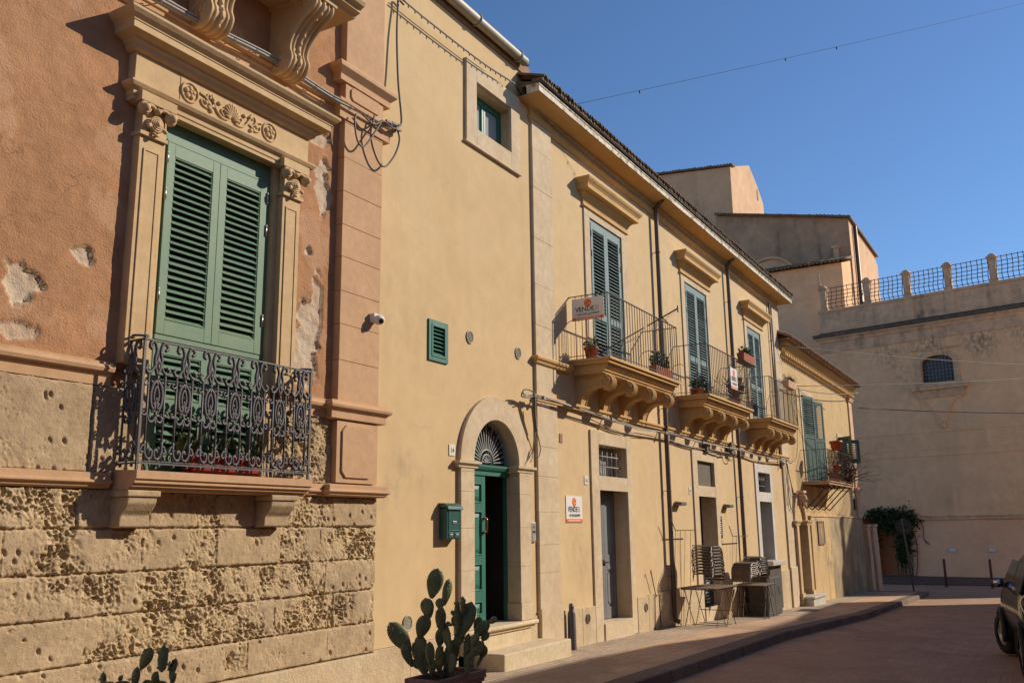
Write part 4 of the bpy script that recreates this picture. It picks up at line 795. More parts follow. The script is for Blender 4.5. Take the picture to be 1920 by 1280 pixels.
# ------------------------------------------------------------------ stone piers at the corner
def pier(x0, x1, y0, y1, zt, label):
    t = thing('stone_pier', label, 'pier', ((x0+x1)/2, (y0+y1)/2, g(x0)), 'rendered piers at the street corner')
    b = MB(); b.add([(x0-.06, y0-.06, -2), (x1+.06, y0-.06, -2), (x1+.06, y1, -2), (x0-.06, y1, -2), (x0, y0, zt), (x1, y0, zt), (x1, y1, zt), (x0, y1, zt)], [(0, 1, 5, 4), (1, 2, 6, 5), (2, 3, 7, 6), (3, 0, 4, 7), (4, 5, 6, 7)]); b.build('shaft', M['fartrim'], t, bevel=.015)
    b = MB(); b.box(x0-.05, x1+.05, y0-.05, y1, zt, zt+.07); b.box(x0-.02, x1+.02, y0-.02, y1, zt+.07, zt+.11); b.build('cap', M['fartrim'], t, bevel=.012)
pier(41.75, 42.4, -.22, .4, 1.5, 'rendered pier coloured dark for shade against the end house corner, the nearer of two'); pier(43.3, 44.4, -.2, .6, 1.5, 'rendered pier coloured dark for shade beyond the end house corner, the farther of two')  # darker stone chosen so the colour stands in for shadow on the piers

# ------------------------------------------------------------------ terrace building closing the street (local frame: x along its front, y into it)
ft = thing('terrace_building', 'tall plain shaded building closing the street, with iron grilled roof terrace', 'building', (60, 0, 0), rz=math.atan2(-.978, -.208), world=False)
def part(b, n, mt, p=ft, bevel=0): return b.build(n, mt, p, local=True, bevel=bevel)
A0, A1 = -4.83, 19
WX0, WX1, WB, WT = 1.28, 3.13, 9.93, 11.35
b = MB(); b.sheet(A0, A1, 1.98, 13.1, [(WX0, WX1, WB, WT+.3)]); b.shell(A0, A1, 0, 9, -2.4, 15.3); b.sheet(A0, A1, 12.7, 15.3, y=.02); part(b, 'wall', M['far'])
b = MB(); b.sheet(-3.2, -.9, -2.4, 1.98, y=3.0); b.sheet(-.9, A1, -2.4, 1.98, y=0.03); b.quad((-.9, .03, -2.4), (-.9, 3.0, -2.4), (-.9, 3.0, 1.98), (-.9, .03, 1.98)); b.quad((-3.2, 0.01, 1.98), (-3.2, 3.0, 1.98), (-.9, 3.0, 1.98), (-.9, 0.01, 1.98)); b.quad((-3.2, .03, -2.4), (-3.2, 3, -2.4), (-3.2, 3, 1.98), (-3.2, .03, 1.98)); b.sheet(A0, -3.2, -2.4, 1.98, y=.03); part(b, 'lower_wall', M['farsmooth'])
b = MB(); b.box(-.9, A1, -.10, .0, 1.82, 1.98); b.box(-.9, A1, -.14, .0, 1.98, 2.06); part(b, 'ledge', M['fartrim'], bevel=.02)
b = MB()
for z in (5.55, 6.95): b.box(A0, A1, -.035, .0, z, z+.07)
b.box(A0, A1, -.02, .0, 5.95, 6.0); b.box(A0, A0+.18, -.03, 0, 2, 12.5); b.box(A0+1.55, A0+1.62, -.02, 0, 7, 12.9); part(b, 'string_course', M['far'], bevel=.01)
b = MB(); b.mould(A0, A1, [(0, 12.62), (.06, 12.62), (.08, 12.72), (.08, 13.22), (.16, 13.30), (.2, 13.42), (.36, 13.56), (.36, 13.60), (0, 13.62)], back=.02, retR=False)
for k in range(8): b.box(A0+.12+k*.19, A0+.23+k*.19, -.10, 0, 12.85, 13.15)
part(b, 'cornice', M['fartrim'], bevel=.01); b = MB(); b.mould(A0, A1, [(0, 13.62), (.36, 13.62), (.41, 13.72), (.41, 13.82), (0, 13.95)], back=.02, retR=False); part(b, 'drip_edge', M['soot'], bevel=.01)
b = MB(); b.box(A0-.02, A1, -.12, .4, 13.95, 14.2); b.box(A0, A1, -.06, .4, 14.2, 15.3); b.box(A0-.05, A1, -.14, .45, 15.3, 15.46); PIER = [-4.45, -1.55, .93, 3.36, 5.88, 8.4, 10.9, 13.4, 15.9, 18.4]
for x in PIER: b.box(x-.3, x+.3, -.10, .02, 14.2, 15.3)
part(b, 'parapet', M['fartrim'], bevel=.015)
for x in PIER:
    b = MB(); b.box(x-.24, x+.24, -.14, .34, 15.46, 15.62); b.box(x-.19, x+.19, -.09, .29, 15.62, 16.82)
    for z, d in ((16.82, .24), (16.92, .28), (17.02, .2), (17.10, .12)): b.box(x-d, x+d, -.1-(d-.2), .3+(d-.2), z, z+.1)
    part(b, 'terrace_pier', M['fartrim'], bevel=.03)
def belly(t): return -.02-.20*math.exp(-((t-.22)/.2)**2)-.03*math.sin(t*6)
for i, (a, c) in enumerate(zip(PIER, PIER[1:])):
    b = MB(); a += .24; c -= .24; n = 7
    for k in range(n+1):
        x = a+(c-a)*k/n+random.uniform(-.02, .02); b.tube([(x+random.uniform(-.008, .008), belly(t/8), 15.48+1.5*t/8) for t in range(9)], .024, 5)
    for k in range(6): t = .06+.9*k/5; b.tube([(a-.02, belly(t)-.02, 15.48+1.5*t), (c+.02, belly(t)-.02, 15.48+1.5*t)], .022, 5)
    part(b, 'terrace_grille', M['ironrust'])
b = MB(); b.tube(crom([(A0+.2, 0, 17.1), (A0+.22, 0, 17.5), (A0+.16, 0, 17.9)], 4), [.05]*8+[.1], 8); b.ball((A0+.2, 0, 17.25), .13, 8, 6); b.build('finial', M['fartrim'], ft, local=True)
# arched window over a carved bracket
b = MB(); wc, wr = (WX0+WX1)/2, (WX1-WX0)/2
segs = [(wc+(wr)*math.cos(t), WT-.25+.48*math.sin(t)) for t in [math.pi*i/16 for i in range(17)]]
outs = [(wc+(wr+.34)*math.cos(t), WT-.25+.80*math.sin(t)) for t in [math.pi*i/16 for i in range(17)]]
for (p, q), (r_, s_) in zip(zip(segs, outs), zip(segs[1:], outs[1:])): b.add([(v[0], y, v[1]) for v in (p, q, s_, r_) for y in (-.08, .35)], [(0, 2, 4, 6), (2, 3, 5, 4), (0, 6, 7, 1)])
for x0, x1 in ((WX0-.34, WX0), (WX1, WX1+.34)): b.box(x0, x1, -.08, .35, 9.8, WT-.25)
b.box(WX0-.5, WX1+.5, -.12, .02, 11.95, 12.03); b.box(wc-.14, wc+.14, -.14, .02, 11.7, 12.05)
part(b, 'window_surround', M['fartrim'], bevel=.015)
b = MB(); b.mould(WX0-.35, WX1+.35, [(0, 9.0), (.1, 9.0), (.14, 9.3), (.2, 9.42), (.34, 9.5), (.34, 9.62), (.38, 9.68), (.38, 9.8), (0, 9.82)], back=.02); part(b, 'window_sill', M['fartrim'], bevel=.01)
b = MB()
cv = [(1.32, 9.0), (1.05, 8.93), (.82, 8.76), (.6, 8.45), (.42, 8.1), (.28, 7.75), (.2, 7.45)]; ci = [(1.0, 9.0), (.86, 8.86), (.66, 8.6), (.46, 8.28), (.29, 7.95), (.15, 7.65), (.07, 7.45)]
b.prism([(wc-p, z) for p, z in cv]+[(wc+p, z) for p, z in cv[::-1]], -.04, .02, axis='y')
for s_ in (-1, 1):
    for (p, q), (r_, t_) in zip(zip(cv, ci), zip(cv[1:], ci[1:])): b.add([(wc+s_*v[0], y, v[1]) for v in (p, q, t_, r_) for y in (-.10, -.035)], [(0, 2, 4, 6), (0, 6, 7, 1), (2, 3, 5, 4)])
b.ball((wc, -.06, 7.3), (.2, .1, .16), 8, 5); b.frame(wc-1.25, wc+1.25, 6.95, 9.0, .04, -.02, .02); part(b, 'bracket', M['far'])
b = MB(); b.quad((WX0-.05, .3, WB-.1), (WX1+.05, .3, WB-.1), (WX1+.05, .3, WT+.35), (WX0-.05, .3, WT+.35)); pn = part(b, 'window_pane', M['oldglass'])
b = MB()
for k in range(1, 9): x = WX0+(WX1-WX0)*k/9; b.tube([(x, .22, WB), (x, .22, WT+.2)], .018, 5)
for k in range(1, 7): z = WB+k*.22; b.tube([(WX0, .22, z), (WX1, .22, z)], .014, 5)
part(b, 'window_bars', M['iron'])
# small white plates on it
for k, u in enumerate((1.95, 4.09)):
    p = Vector((60, 0, 0))+u*Vector((-.208, -.978, 0)); t = thing('wall_plate', ('small white plate on the far wall above the left rusty post', 'small white plate on the far wall above the right rusty post')[k], 'plate', (p.x, p.y, .1), 'white plates on the far wall', math.atan2(-.978, -.208), world=False)
    b = MB(); b.box(-.2, .2, -.03, .029, -.11, .11); b.build('panel', M['white'], t, local=True, bevel=.01); b = MB(); b.frame(-.2, .2, -.11, .11, .02, -.036, -.0301); b.build('rim', M['greyprint'], t, local=True)

# ------------------------------------------------------------------ church blocks behind
ch = thing('church', 'high plastered church rising behind the rooftops in stepped blocks', 'church', (75, 20, -1))
b = MB()   # tallest block with a sloping gable
b.add([(72, 13.1, -2), (72, 30, -2), (72, 30, 33.0), (72, 13.1, 31.5)], [(0, 1, 2, 3)]); b.add([(72, 13.1, -2), (82.5, 13.1, -2), (82.5, 13.1, 31.4), (80.6, 13.1, 32.7), (78.2, 13.1, 33.8), (72, 13.1, 31.5)], [(0, 5, 4, 3, 2, 1)])
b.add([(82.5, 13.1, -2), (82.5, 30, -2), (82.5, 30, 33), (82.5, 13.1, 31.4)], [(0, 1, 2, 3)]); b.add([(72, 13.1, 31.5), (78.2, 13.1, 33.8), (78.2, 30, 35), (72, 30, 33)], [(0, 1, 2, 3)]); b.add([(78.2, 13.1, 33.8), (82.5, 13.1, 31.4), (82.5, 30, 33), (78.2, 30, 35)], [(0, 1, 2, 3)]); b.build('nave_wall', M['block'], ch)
b = MB(); b.prism([(80.35, 31.2), (80.75, 31.2), (80.75, 32.0), (80.55, 32.25), (80.35, 32.0)], 13.05, 13.11, axis='y'); b.build('blind_window', M['blockdark'], ch)
b = MB(); random.seed(5)
for k in range(60): y = 13+k*.28; z = 31.58+(y-13)*.088; b.tube([(71.7+random.uniform(-.1, .05), y, z), (73, y, z+.3)], .12, 6)
b.build('nave_roof', M['tile_old'], ch)
b = MB(); b.add([(70, 3.73, -2), (70, 14, -2), (70, 14, 26.6), (70, 11, 26.2), (70, 3.73, 24.5)], [(0, 1, 2, 3, 4)]); b.build('aisle_wall', M['blockdark'], ch)
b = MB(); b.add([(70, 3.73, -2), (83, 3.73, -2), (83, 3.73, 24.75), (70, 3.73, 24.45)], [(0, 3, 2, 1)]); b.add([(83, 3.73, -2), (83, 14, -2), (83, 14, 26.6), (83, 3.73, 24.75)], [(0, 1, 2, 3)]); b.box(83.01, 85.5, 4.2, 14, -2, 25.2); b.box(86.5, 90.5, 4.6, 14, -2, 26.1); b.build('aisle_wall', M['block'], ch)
b = MB(); b.add([(69.7, 3.5, 24.5), (83.3, 3.5, 24.8), (83.3, 14, 27.1), (69.7, 14, 26.75)], [(0, 1, 2, 3)]); b.add([(69.7, 3.5, 24.45), (83.3, 3.5, 24.75), (83.3, 3.5, 24.9), (69.7, 3.5, 24.62)], [(0, 1, 2, 3)]); b.add([(69.7, 3.5, 24.45), (69.7, 14, 26.6), (69.7, 14, 26.85), (69.7, 3.5, 24.62)], [(3, 2, 1, 0)])
for k in range(36): y = 3.7+k*.28; z = 24.55+(y-3.5)*.205; b.tube([(69.65+random.uniform(-.1, .05), y, z), (71, y, z+.3)], .11, 6)
b.build('aisle_roof', M['tile_old'], ch)
b = MB(); ac, az, ar = 9.95, 20.4, 2.1
ap = [(ac+ar*math.cos(t), az+ar*.92*math.sin(t)) for t in [math.pi*i/20 for i in range(21)]]
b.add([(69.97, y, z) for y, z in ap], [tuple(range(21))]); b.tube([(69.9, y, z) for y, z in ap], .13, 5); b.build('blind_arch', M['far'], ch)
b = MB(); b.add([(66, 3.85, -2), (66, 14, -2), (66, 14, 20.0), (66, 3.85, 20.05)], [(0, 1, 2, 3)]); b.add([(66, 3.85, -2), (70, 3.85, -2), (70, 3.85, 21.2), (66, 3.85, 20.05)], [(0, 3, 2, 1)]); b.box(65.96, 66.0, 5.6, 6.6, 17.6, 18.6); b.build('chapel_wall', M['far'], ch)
b = MB(); b.add([(65.7, 3.6, 20.05), (70.0, 3.6, 21.3), (70.0, 14.2, 21.3), (65.7, 14.2, 20.0)], [(0, 1, 2, 3)])
for k in range(36): y = 3.7+k*.29; b.tube([(65.55+random.uniform(-.08, .05), y, 20.12+random.uniform(-.03, .03)), (69.5, y, 21.3)], .12, 6)
b.build('chapel_roof', M['tile_old'], ch)
for xx_, yy_, zz_ in ((71.6, 3.55, 24.3), (87, 4.4, 25.5)): b = MB(); b.tube([(xx_, yy_, zz_), (xx_, yy_, 2)], .15, 8); b.build('downpipe', M['pipe'], ch)
b = MB(); b.box(69.6, 70, 4.6, 4.95, 20.4, 22.2); b.box(69.5, 70, 4.5, 5.05, 22.2, 22.4); b.build('chimney', M['fartrim'], ch)

# ------------------------------------------------------------------ houses on the camera's side of the street (the row shades the road, the tall one is added for bounce light)
def plain_house(name, label, x0, x1, y0, y1, roofline, mt=None):
    t = thing(name, label, 'house', ((x0+x1)/2, y0, -.3)); b = MB(); n = len(roofline)
    vs = [(x, y, z) for y in (y0, y1) for x, z in roofline]+[(x, y, -2.5) for y in (y0, y1) for x, _ in roofline]
    for k in range(n-1): b.add([vs[k], vs[k+1], vs[n+k+1], vs[n+k]], [(0, 1, 2, 3)]); b.add([vs[2*n+k], vs[2*n+k+1], vs[k+1], vs[k]], [(3, 2, 1, 0)]); b.add([vs[3*n+k], vs[3*n+k+1], vs[n+k+1], vs[n+k]], [(0, 1, 2, 3)])
    b.add([vs[0], vs[n], vs[3*n], vs[2*n]], [(0, 1, 2, 3)]); b.add([vs[n-1], vs[2*n-1], vs[4*n-1], vs[3*n-1]], [(3, 2, 1, 0)]); b.build('wall', mt or M['ochre'], t)
    b = MB(); x = x0+2
    while x < x1-2: b.frame(x, x+1.1, 2.9, 5.2, .1, y0, y0+.08); b.box(x+.1, x+1.0, y0, y0+.04, 3.0, 5.1); b.frame(x, x+1.1, -1.2, 1.4, .1, y0, y0+.08); b.box(x+.1, x+1, y0, y0+.04, -1.2, 1.3); x += 3.2
    b.build('window', M['dgreen'], t); return t
plain_house('street_house', 'plain ochre row of houses across the street, behind the viewer', -26, 42.8, -10.6, -18, [(-26, 8.4), (14, 8.15), (23, 8.0), (25.2, 7.75), (26.4, 7.35), (28.2, 6.95), (30.5, 6.85), (33, 7.2), (37, 7.45), (42.8, 7.55)], M['palewall'])
plain_house('added_bounce_house', 'unseen tall house added to bounce sunlight towards the far building', 31, 43, -18.4, -50, [(31, 13.6), (43, 13.8)], M['palewall'])  # unseen, added so its sunlit wall bounces light onto the shaded far wall

# ------------------------------------------------------------------ wall fittings
t = thing('mailbox', 'dark green metal mailbox on the yellow wall left of the arched door', 'mailbox', (10.28, -.0, 1.48))
b = MB(); b.box(10.08, 10.41, -.13, -.003, 1.48, 1.88); b.build('body', M['verdigris'], t, bevel=.012)
b = MB(); b.prism([(-.003, 1.90), (-.003, 1.955), (-.09, 1.95), (-.155, 1.905), (-.165, 1.865), (-.15, 1.86), (-.13, 1.885)], 10.065, 10.425); b.build('lid', M['verdigris'], t, bevel=.005)
b = MB(); b.frame(10.115, 10.375, 1.585, 1.85, .012, -.138, -.1305); b.box(10.125, 10.365, -.135, -.1305, 1.595, 1.84); b.box(10.115, 10.235, -.138, -.1305, 1.495, 1.57); b.box(10.25, 10.375, -.138, -.1305, 1.495, 1.57); b.build('door', M['verdigris'], t, bevel=.003)
b = MB(); b.box(10.20, 10.29, -.145, -.1385, 1.68, 1.715); b.box(10.145, 10.205, -.143, -.1385, 1.52, 1.55); b.box(10.28, 10.345, -.143, -.1385, 1.52, 1.55); b.build('name_plate', M['steel'], t, bevel=.002)
t = thing('intercom', 'pale metal intercom panel beside the corner pilaster', 'intercom', (12.62, 0, 1.41)); b = MB(); b.box(12.56, 12.70, -.03, -.001, 1.40, 1.70); b.build('panel', mat('aluminium_panel', (.45, .44, .40), .4, metal=.6, fine=.05), t, bevel=.006)
b = MB(); b.lathe((0, 0, 0), [(0, 0)], 3); b = MB(); b.ball((12.63, -.03, 1.63), (.018, .006, .022), 8, 5); b.box(12.585, 12.675, -.033, -.0301, 1.54, 1.57); b.build('speaker', M['plasticblack'], t)
b = MB(); [b.box(12.585, 12.675, -.035, -.0301, 1.425+.028*k, 1.445+.028*k) for k in range(3)]; b.build('button', M['greyprint'], t)
FACE = lambda x, y, z: Matrix.Translation((x, y, z)) @ Matrix.Rotation(R(90), 4, 'X')
for x, z, y, tx, lab in ((10.38, 2.595, 0, '14', 'white ceramic house number 14 left of the arched door'), (14.61, 2.35, 0, '16', 'white ceramic house number 16 left of the grey glazed door'), (20.05, 2.32, 0, '18', 'white ceramic house number 18 above the first wall lamp')):
    t = thing('house_number', lab, 'number plate', (x, 0, z), 'house number plates'); b = MB(); b.box(x-.075, x+.075, -.012, -.001, z, z+.155); b.build('plate', M['ceramic'], t, bevel=.004); lettering(tx, .09, M['black'], t, FACE(x, -.0125, z+.045), .002)
t = thing('security_camera', 'small white dome security camera on the pink corner pilaster', 'security camera', (8.47, -.1, 4.14)); b = MB(); b.box(8.43, 8.54, -.18, -.101, 4.09, 4.20); b.build('mount', M['white'], t, bevel=.01)
b = MB(); b.ball((8.50, -.20, 4.12), (.07, .07, .062), 14, 10); b.build('housing', M['white'], t); b = MB(); b.ball((8.485, -.245, 4.10), (.036, .036, .036), 12, 8); b.build('lens', M['plasticblack'], t)
for k, x in enumerate((19.15, 22.62)):
    t = thing('wall_lamp', ('grey box wall lamp left of the middle ground floor doorway', 'grey box wall lamp right of the middle ground floor doorway')[k], 'lamp', (x, 0, 2.05), 'wall lamps by the middle doorway'); b = MB(); b.box(x-.17, x+.17, -.17, -.012, 2.06, 2.13); b.build('housing', M['lamp'], t, bevel=.005); b = MB(); b.box(x-.1, x+.1, -.0119, -.001, 2.04, 2.15); b.build('wall_bracket', M['lamp'], t); b = MB(); b.box(x-.14, x+.14, -.14, -.04, 2.052, 2.0595); b.build('diffuser', M['ceramic'], t)
t = thing('menu_board', 'narrow black menu board on the wall between two lamps', 'board', (22.12, 0, 1.3)); b = MB(); b.box(22.05, 22.25, -.02, -.001, 1.32, 1.84); b.build('board', M['plasticblack'], t, bevel=.003)
b = MB(); [b.box(22.08, 22.22-random.random()*.06, -.022, -.0201, 1.40+.05*k, 1.415+.05*k) for k in range(7)]; b.ball((22.15, -.02, 1.79), (.03, .004, .03), 8, 4); b.build('print', M['signwhite'], t)
t = thing('wall_plaque', 'brown framed plaque with a gilt emblem on the end house wall', 'plaque', (33.1, -.1, 1.1)); b = MB(); b.box(32.55, 33.45, -.125, -.101, .98, 1.70); b.build('panel', M['bronze'], t); b = MB(); b.frame(32.5, 33.5, .94, 1.74, .05, -.14, -.101); b.build('rim', M['wood'], t, bevel=.005); b = MB(); b.ball((33.0, -.125, 1.36), (.1, .01, .17), 10, 6); b.ball((33.0, -.126, 1.58), (.07, .01, .05), 8, 5); b.build('emblem', mat('gilt_print', (.55, .40, .14), .5, fine=.05), t)
# sale boards
def sale_board(label, w_, h_, Mx, group='estate agent boards', rim=True):
    t = thing('sale_board', label, 'sign', tuple(Mx.translation), group); MX = lambda b: [setattr(b, 'v', [tuple(Mx @ Vector(p)) for p in b.v]), b][1]
    b = MB(); b.box(-w_/2, w_/2, -.004, .004, 0, h_); MX(b).build('board', M['signwhite'], t)
    b = MB(); b.box(-w_/2, w_/2, -.0062, -.0041, 0, h_*.13); MX(b).build('strip', M['orange'], t)
    b = MB(); n = 24; b.add([(.0+h_*.175*math.cos(2*math.pi*k/n), y, h_*.765+h_*.175*math.sin(2*math.pi*k/n)) for y in (-.0065, -.0041) for k in range(n)], [tuple(range(n))]+[(k, (k+1) % n, n+(k+1) % n, n+k) for k in range(n)]); MX(b).build('emblem', M['orange'], t)
    q = Mx @ Matrix.Translation((0, -.0068, 0)) @ Matrix.Rotation(R(90), 4, 'X')
    sx = w_/.62; hs = h_/.42
    lettering('VENDE', .125*hs, M['black'], t, q @ Matrix.Translation((-.06*w_/.62, .165*hs, 0)), .0012, sx=.95*sx/hs)
    lettering('SI', .125*hs, M['greyprint'], t, q @ Matrix.Translation((.175*w_/.62, .165*hs, 0)), .0012, sx=.95*sx/hs)
    lettering('+39 0931839999', .068*hs, M['black'], t, q @ Matrix.Translation((0, .085*hs, 0)), .0, sx=.95*sx/hs)
    b = MB(); x = -w_*.38
    while x < w_*.36: e = x+random.uniform(.01, .03)*w_/.62; b.box(x, e, -.0075, -.0063, h_*.045, h_*.085); x = e+.006
    MX(b).build('print', M['signwhite'], t); b = MB(); b.box(h_*.02, h_*.12, -.0078, -.0066, h_*.725, h_*.745); MX(b).build('print', M['signwhite'], t); return t
sale_board('white and orange VENDESI board fixed to the wall left of the grey glazed door', .61, .44, Matrix.Translation((14.10, -.008, 1.70)))
sale_board('white and orange VENDESI board tied to the first balcony railing near its corner', .62, .40, Matrix.Translation((14.10, -.38, 5.19)) @ Matrix.Rotation(R(-90), 4, 'Z'))
sale_board('small white VENDESI board hanging on the second balcony railing', .55, .52, Matrix.Translation((21.45, -.77, 4.83)))

# ------------------------------------------------------------------ cables
def cable(name, label, paths, mt, cat='cable', r=.012, extra=None):
    b = MB()
    for p in paths: b.tube(p[0] if isinstance(p, tuple) else p, p[1] if isinstance(p, tuple) else r, 5)
    if extra: extra(b)
    return tag(b.build(name, mt), label, cat)
random.seed(12)
def strand(P, y, dz=0): return crom([(x, y, z+dz) for x, z in P], 6)
bund = [(3.4, 6.60), (5.03, 6.64), (5.88, 6.67), (6.63, 6.72), (7.5, 6.68), (8.0, 6.70), (8.5, 6.73), (8.84, 6.77)]
def ties(b):
    for k in range(16): x = 3.9+k*.31; z = np.interp(x, [p[0] for p in bund], [p[1] for p in bund]); b.tube([(x, -.15-.03*math.cos(t*.785), z+.035*math.sin(t*.785)) for t in range(8)], .006, 4, closed=True); b.bar((x, -.15, z), (x+.05, -.0, z+.02), .008)
cable('cable_bundle', 'grey tied cable bundle running along the pink facade under the upper balcony', [(strand(bund, -.15), .018), (strand(bund, -.165, .025), .012), (strand(bund, -.14, -.02), .010)], M['cablegrey'], extra=ties)
def conn(b):
    for x, z in ((8.6, 6.75), (8.72, 6.77), (8.8, 6.72)): b.bar((x-.05, -.22, z), (x+.06, -.22, z+.01), .03, .03)
cable('looped_cable', 'dark cable hanging in long loops at the corner of the pink facade', [(crom([(8.80, -.22, 6.78), (8.90, -.2, 6.9), (8.92, -.12, 7.5), (8.93, -.08, 8.2), (8.97, -.06, 8.62), (8.98, -.06, 8.75), (9.1, -.06, 8.74)], 6), .016), (crom([(8.8, -.2, 6.76), (8.86, -.2, 6.60), (8.78, -.18, 6.36), (8.58, -.18, 6.14), (8.42, -.18, 6.2), (8.3, -.18, 6.45), (8.36, -.18, 6.75)], 6), .013), (crom([(8.5, -.2, 6.74), (8.34, -.2, 6.5), (8.15, -.2, 6.25), (8.02, -.2, 6.28), (7.96, -.2, 6.5), (8.0, -.19, 6.62)], 6), .013), (crom([(8.1, -.2, 6.66), (8.3, -.22, 6.60), (8.5, -.22, 6.72), (8.7, -.22, 6.70), (8.85, -.22, 6.80)], 5), .012)], M['cable'], extra=conn)
P = [(8.96, 8.72), (9.59, 8.71), (11.02, 8.74), (12.02, 8.83), (12.75, 8.86)]
def clips(b):
    for k in range(24): x = 9.1+k*.155; z = np.interp(x, [p[0] for p in P], [p[1] for p in P]); b.ball((x, -.14, z-.03), (.012, .012, .03), 5, 4)
cable('festoon_cable', 'thin festoon cable with clips crossing the top of the yellow house', [(strand(P, -.14), .012), (strand(P, -.12, .03), .008)], M['cable'], extra=clips)
P2 = [(12.3, 8.84), (13.0, 8.72), (14.7, 8.66), (16.5, 8.64), (18.3, 8.66), (21, 8.64), (23.6, 8.66), (26, 8.64), (28.6, 8.6)]
cable('eave_festoon', 'thin cable tacked along the wall below the ochre house eave', [(strand(P2, -.10), .009)], M['cablegrey'], extra=lambda b: [b.ball((12.6+k*.33, -.11, float(np.interp(12.6+k*.33, [p[0] for p in P2], [p[1] for p in P2]))-.03), (.012, .012, .028), 5, 4) for k in range(48)])
FC = [(12.1, 3.64), (12.5, 3.66), (13.2, 3.66), (14.41, 3.61), (16.0, 3.54), (16.85, 3.52), (18.6, 3.56), (20, 3.52), (22.4, 3.54), (24, 3.56), (26, 3.5), (28.4, 3.56), (28.9, 3.54)]
def wob(P, a): return [(x+random.uniform(-a, a), z+random.uniform(-a, a)) for x, z in P]
def cleats(b):
    for x in (12.75, 15.4, 18.2, 20.6, 22.7, 23.5, 26.2, 28.6): z = float(np.interp(x, [p[0] for p in FC], [p[1] for p in FC])); b.bar((x, 0, z+.03), (x, -.2, z), .025, .02); b.box(x-.03, x+.03, -.21, -.16, z-.03, z+.03)
cable('facade_cable', 'twisted bundle of service cables along the facade under the three balconies', [(strand(wob(FC, .02), -.17), .012), (strand(wob(FC, .03), -.18), .008), (strand(wob(FC, .03), -.16, .015), .008), (strand([(x, z-.10-.05*math.sin(x*1.7)) for x, z in FC[2:]], -.07), .010)], M['cablegrey'], extra=cleats)
cable('cable_cluster', 'tangle of taped cable ends dangling by the arched door', [(crom([(12.5, -.18, 3.66), (12.3, -.2, 3.72), (12.05, -.22, 3.70), (12.0, -.2, 3.6), (12.2, -.2, 3.6), (12.4, -.18, 3.64)], 5), .011), (crom([(12.46, -.17, 3.62), (12.5, -.14, 3.45), (12.55, -.12, 3.3), (12.62, -.10, 3.12)], 5), .034), (crom([(12.6, -.1, 3.15), (12.70, -.1, 3.02), (12.78, -.09, 2.85), (12.72, -.09, 2.72), (12.6, -.08, 2.74)], 5), .009), (crom([(12.6, -.1, 3.1), (12.55, -.09, 2.9), (12.55, -.08, 2.78)], 5), .010), (crom([(12.5, -.1, 3.5), (12.56, -.1, 3.2), (12.65, -.1, 3.05)], 4), .012), (crom([(12.54, -.08, 2.8), (12.4, -.06, 2.64), (12.2, -.05, 2.58), (12.14, -.05, 2.75)], 5), .008), (crom([(12.5, -.08, 2.85), (12.35, -.06, 2.6), (12.22, -.05, 2.5)], 5), .008)], M['cable'], extra=lambda b: [b.box(12.42, 12.60, -.20, -.13, 3.63, 3.68)])
cable('cable_cluster', 'tangled cables with a junction box near the second downpipe', [(crom([(22.6, -.1, 3.6), (23.0, -.12, 3.45), (23.2, -.12, 3.3), (22.9, -.1, 3.25), (22.7, -.1, 3.4)], 5), .012), (crom([(23.0, -.1, 3.5), (23.3, -.12, 3.35), (23.4, -.12, 3.5)], 5), .012), (crom([(21.2, -.12, 3.42), (22, -.15, 3.4), (22.8, -.12, 3.42)], 5), .02)], M['cable'], extra=lambda b: [b.box(23.0, 23.25, -.15, -.02, 3.42, 3.72), b.box(21.1, 21.35, -.12, -.02, 3.35, 3.55)])
cable('cable_cluster', 'vertical tangle of old cables at the joint with the end house', [(crom([(28.8, -.1, 3.6), (28.85, -.12, 3.2), (28.8, -.12, 2.6), (28.95, -.1, 2.2), (29.2, -.1, 2.1), (29.35, -.1, 2.5), (29.3, -.1, 2.9)], 5), .014), (crom([(28.95, -.1, 3.5), (29.1, -.12, 3.0), (29.4, -.12, 2.6), (29.5, -.1, 2.2), (29.3, -.1, 2.0)], 5), .014), (crom([(28.7, -.1, 3.4), (28.75, -.1, 2.7), (28.72, -.1, 2.2)], 5), .010), (crom([(28.9, -.08, 3.6), (29.6, -.08, 3.62), (30.4, -.1, 3.9), (31.2, -.05, 5.9)], 6), .010)], M['cable'])
SX = lambda nm, lab, a, c, s_, r: cable(nm, lab, [(sag(a, c, s_, 24), r)], M['cable'])
def bulbs(b):
    for p in ((15.5, -1.6, 8.9), ): pass
a_, c_ = Vector((13.7, -.42, 9.1)), Vector((22.0, -8.0, 14.0))
cable('overhead_wire', 'single thin wire with small bulbs rising across the blue sky', [(sag((13.72, -.38, 9.1), (27.83, -10.5, 16.16), .06, 24), .0045)], M['cable'], extra=lambda b: [b.ball(sag((13.72, -.38, 9.1), (27.83, -10.5, 16.16), .06, 24)[k]-Vector((0, 0, .03)), (.02, .02, .035), 6, 5) for k in (2, 7, 9)])
SX('overhead_wire', 'wire crossing the far facade level with its arched window', (28.9, -.12, 7.25), (49.23, -10.5, 8.5), .18, .013)
SX('overhead_wire', 'wire crossing the far facade at the height of the window sill', (30.7, -.12, 6.16), (51.56, -10.5, 8.65), .15, .011)
SX('overhead_wire', 'dark thick wire crossing the far facade below the carved bracket', (42.9, -.12, 6.73), (55.35, -10.5, 7.03), .12, .02)
cable('overhead_wire', 'pair of insulated wires strung along the end house at first floor level', [(sag((28.9, -.2, 5.95), (41.3, -.42, 7.2), .15, 16), .016), (sag((28.9, -.2, 6.3), (36, -.03, 5.95), .1, 16), .01)], M['cable'])
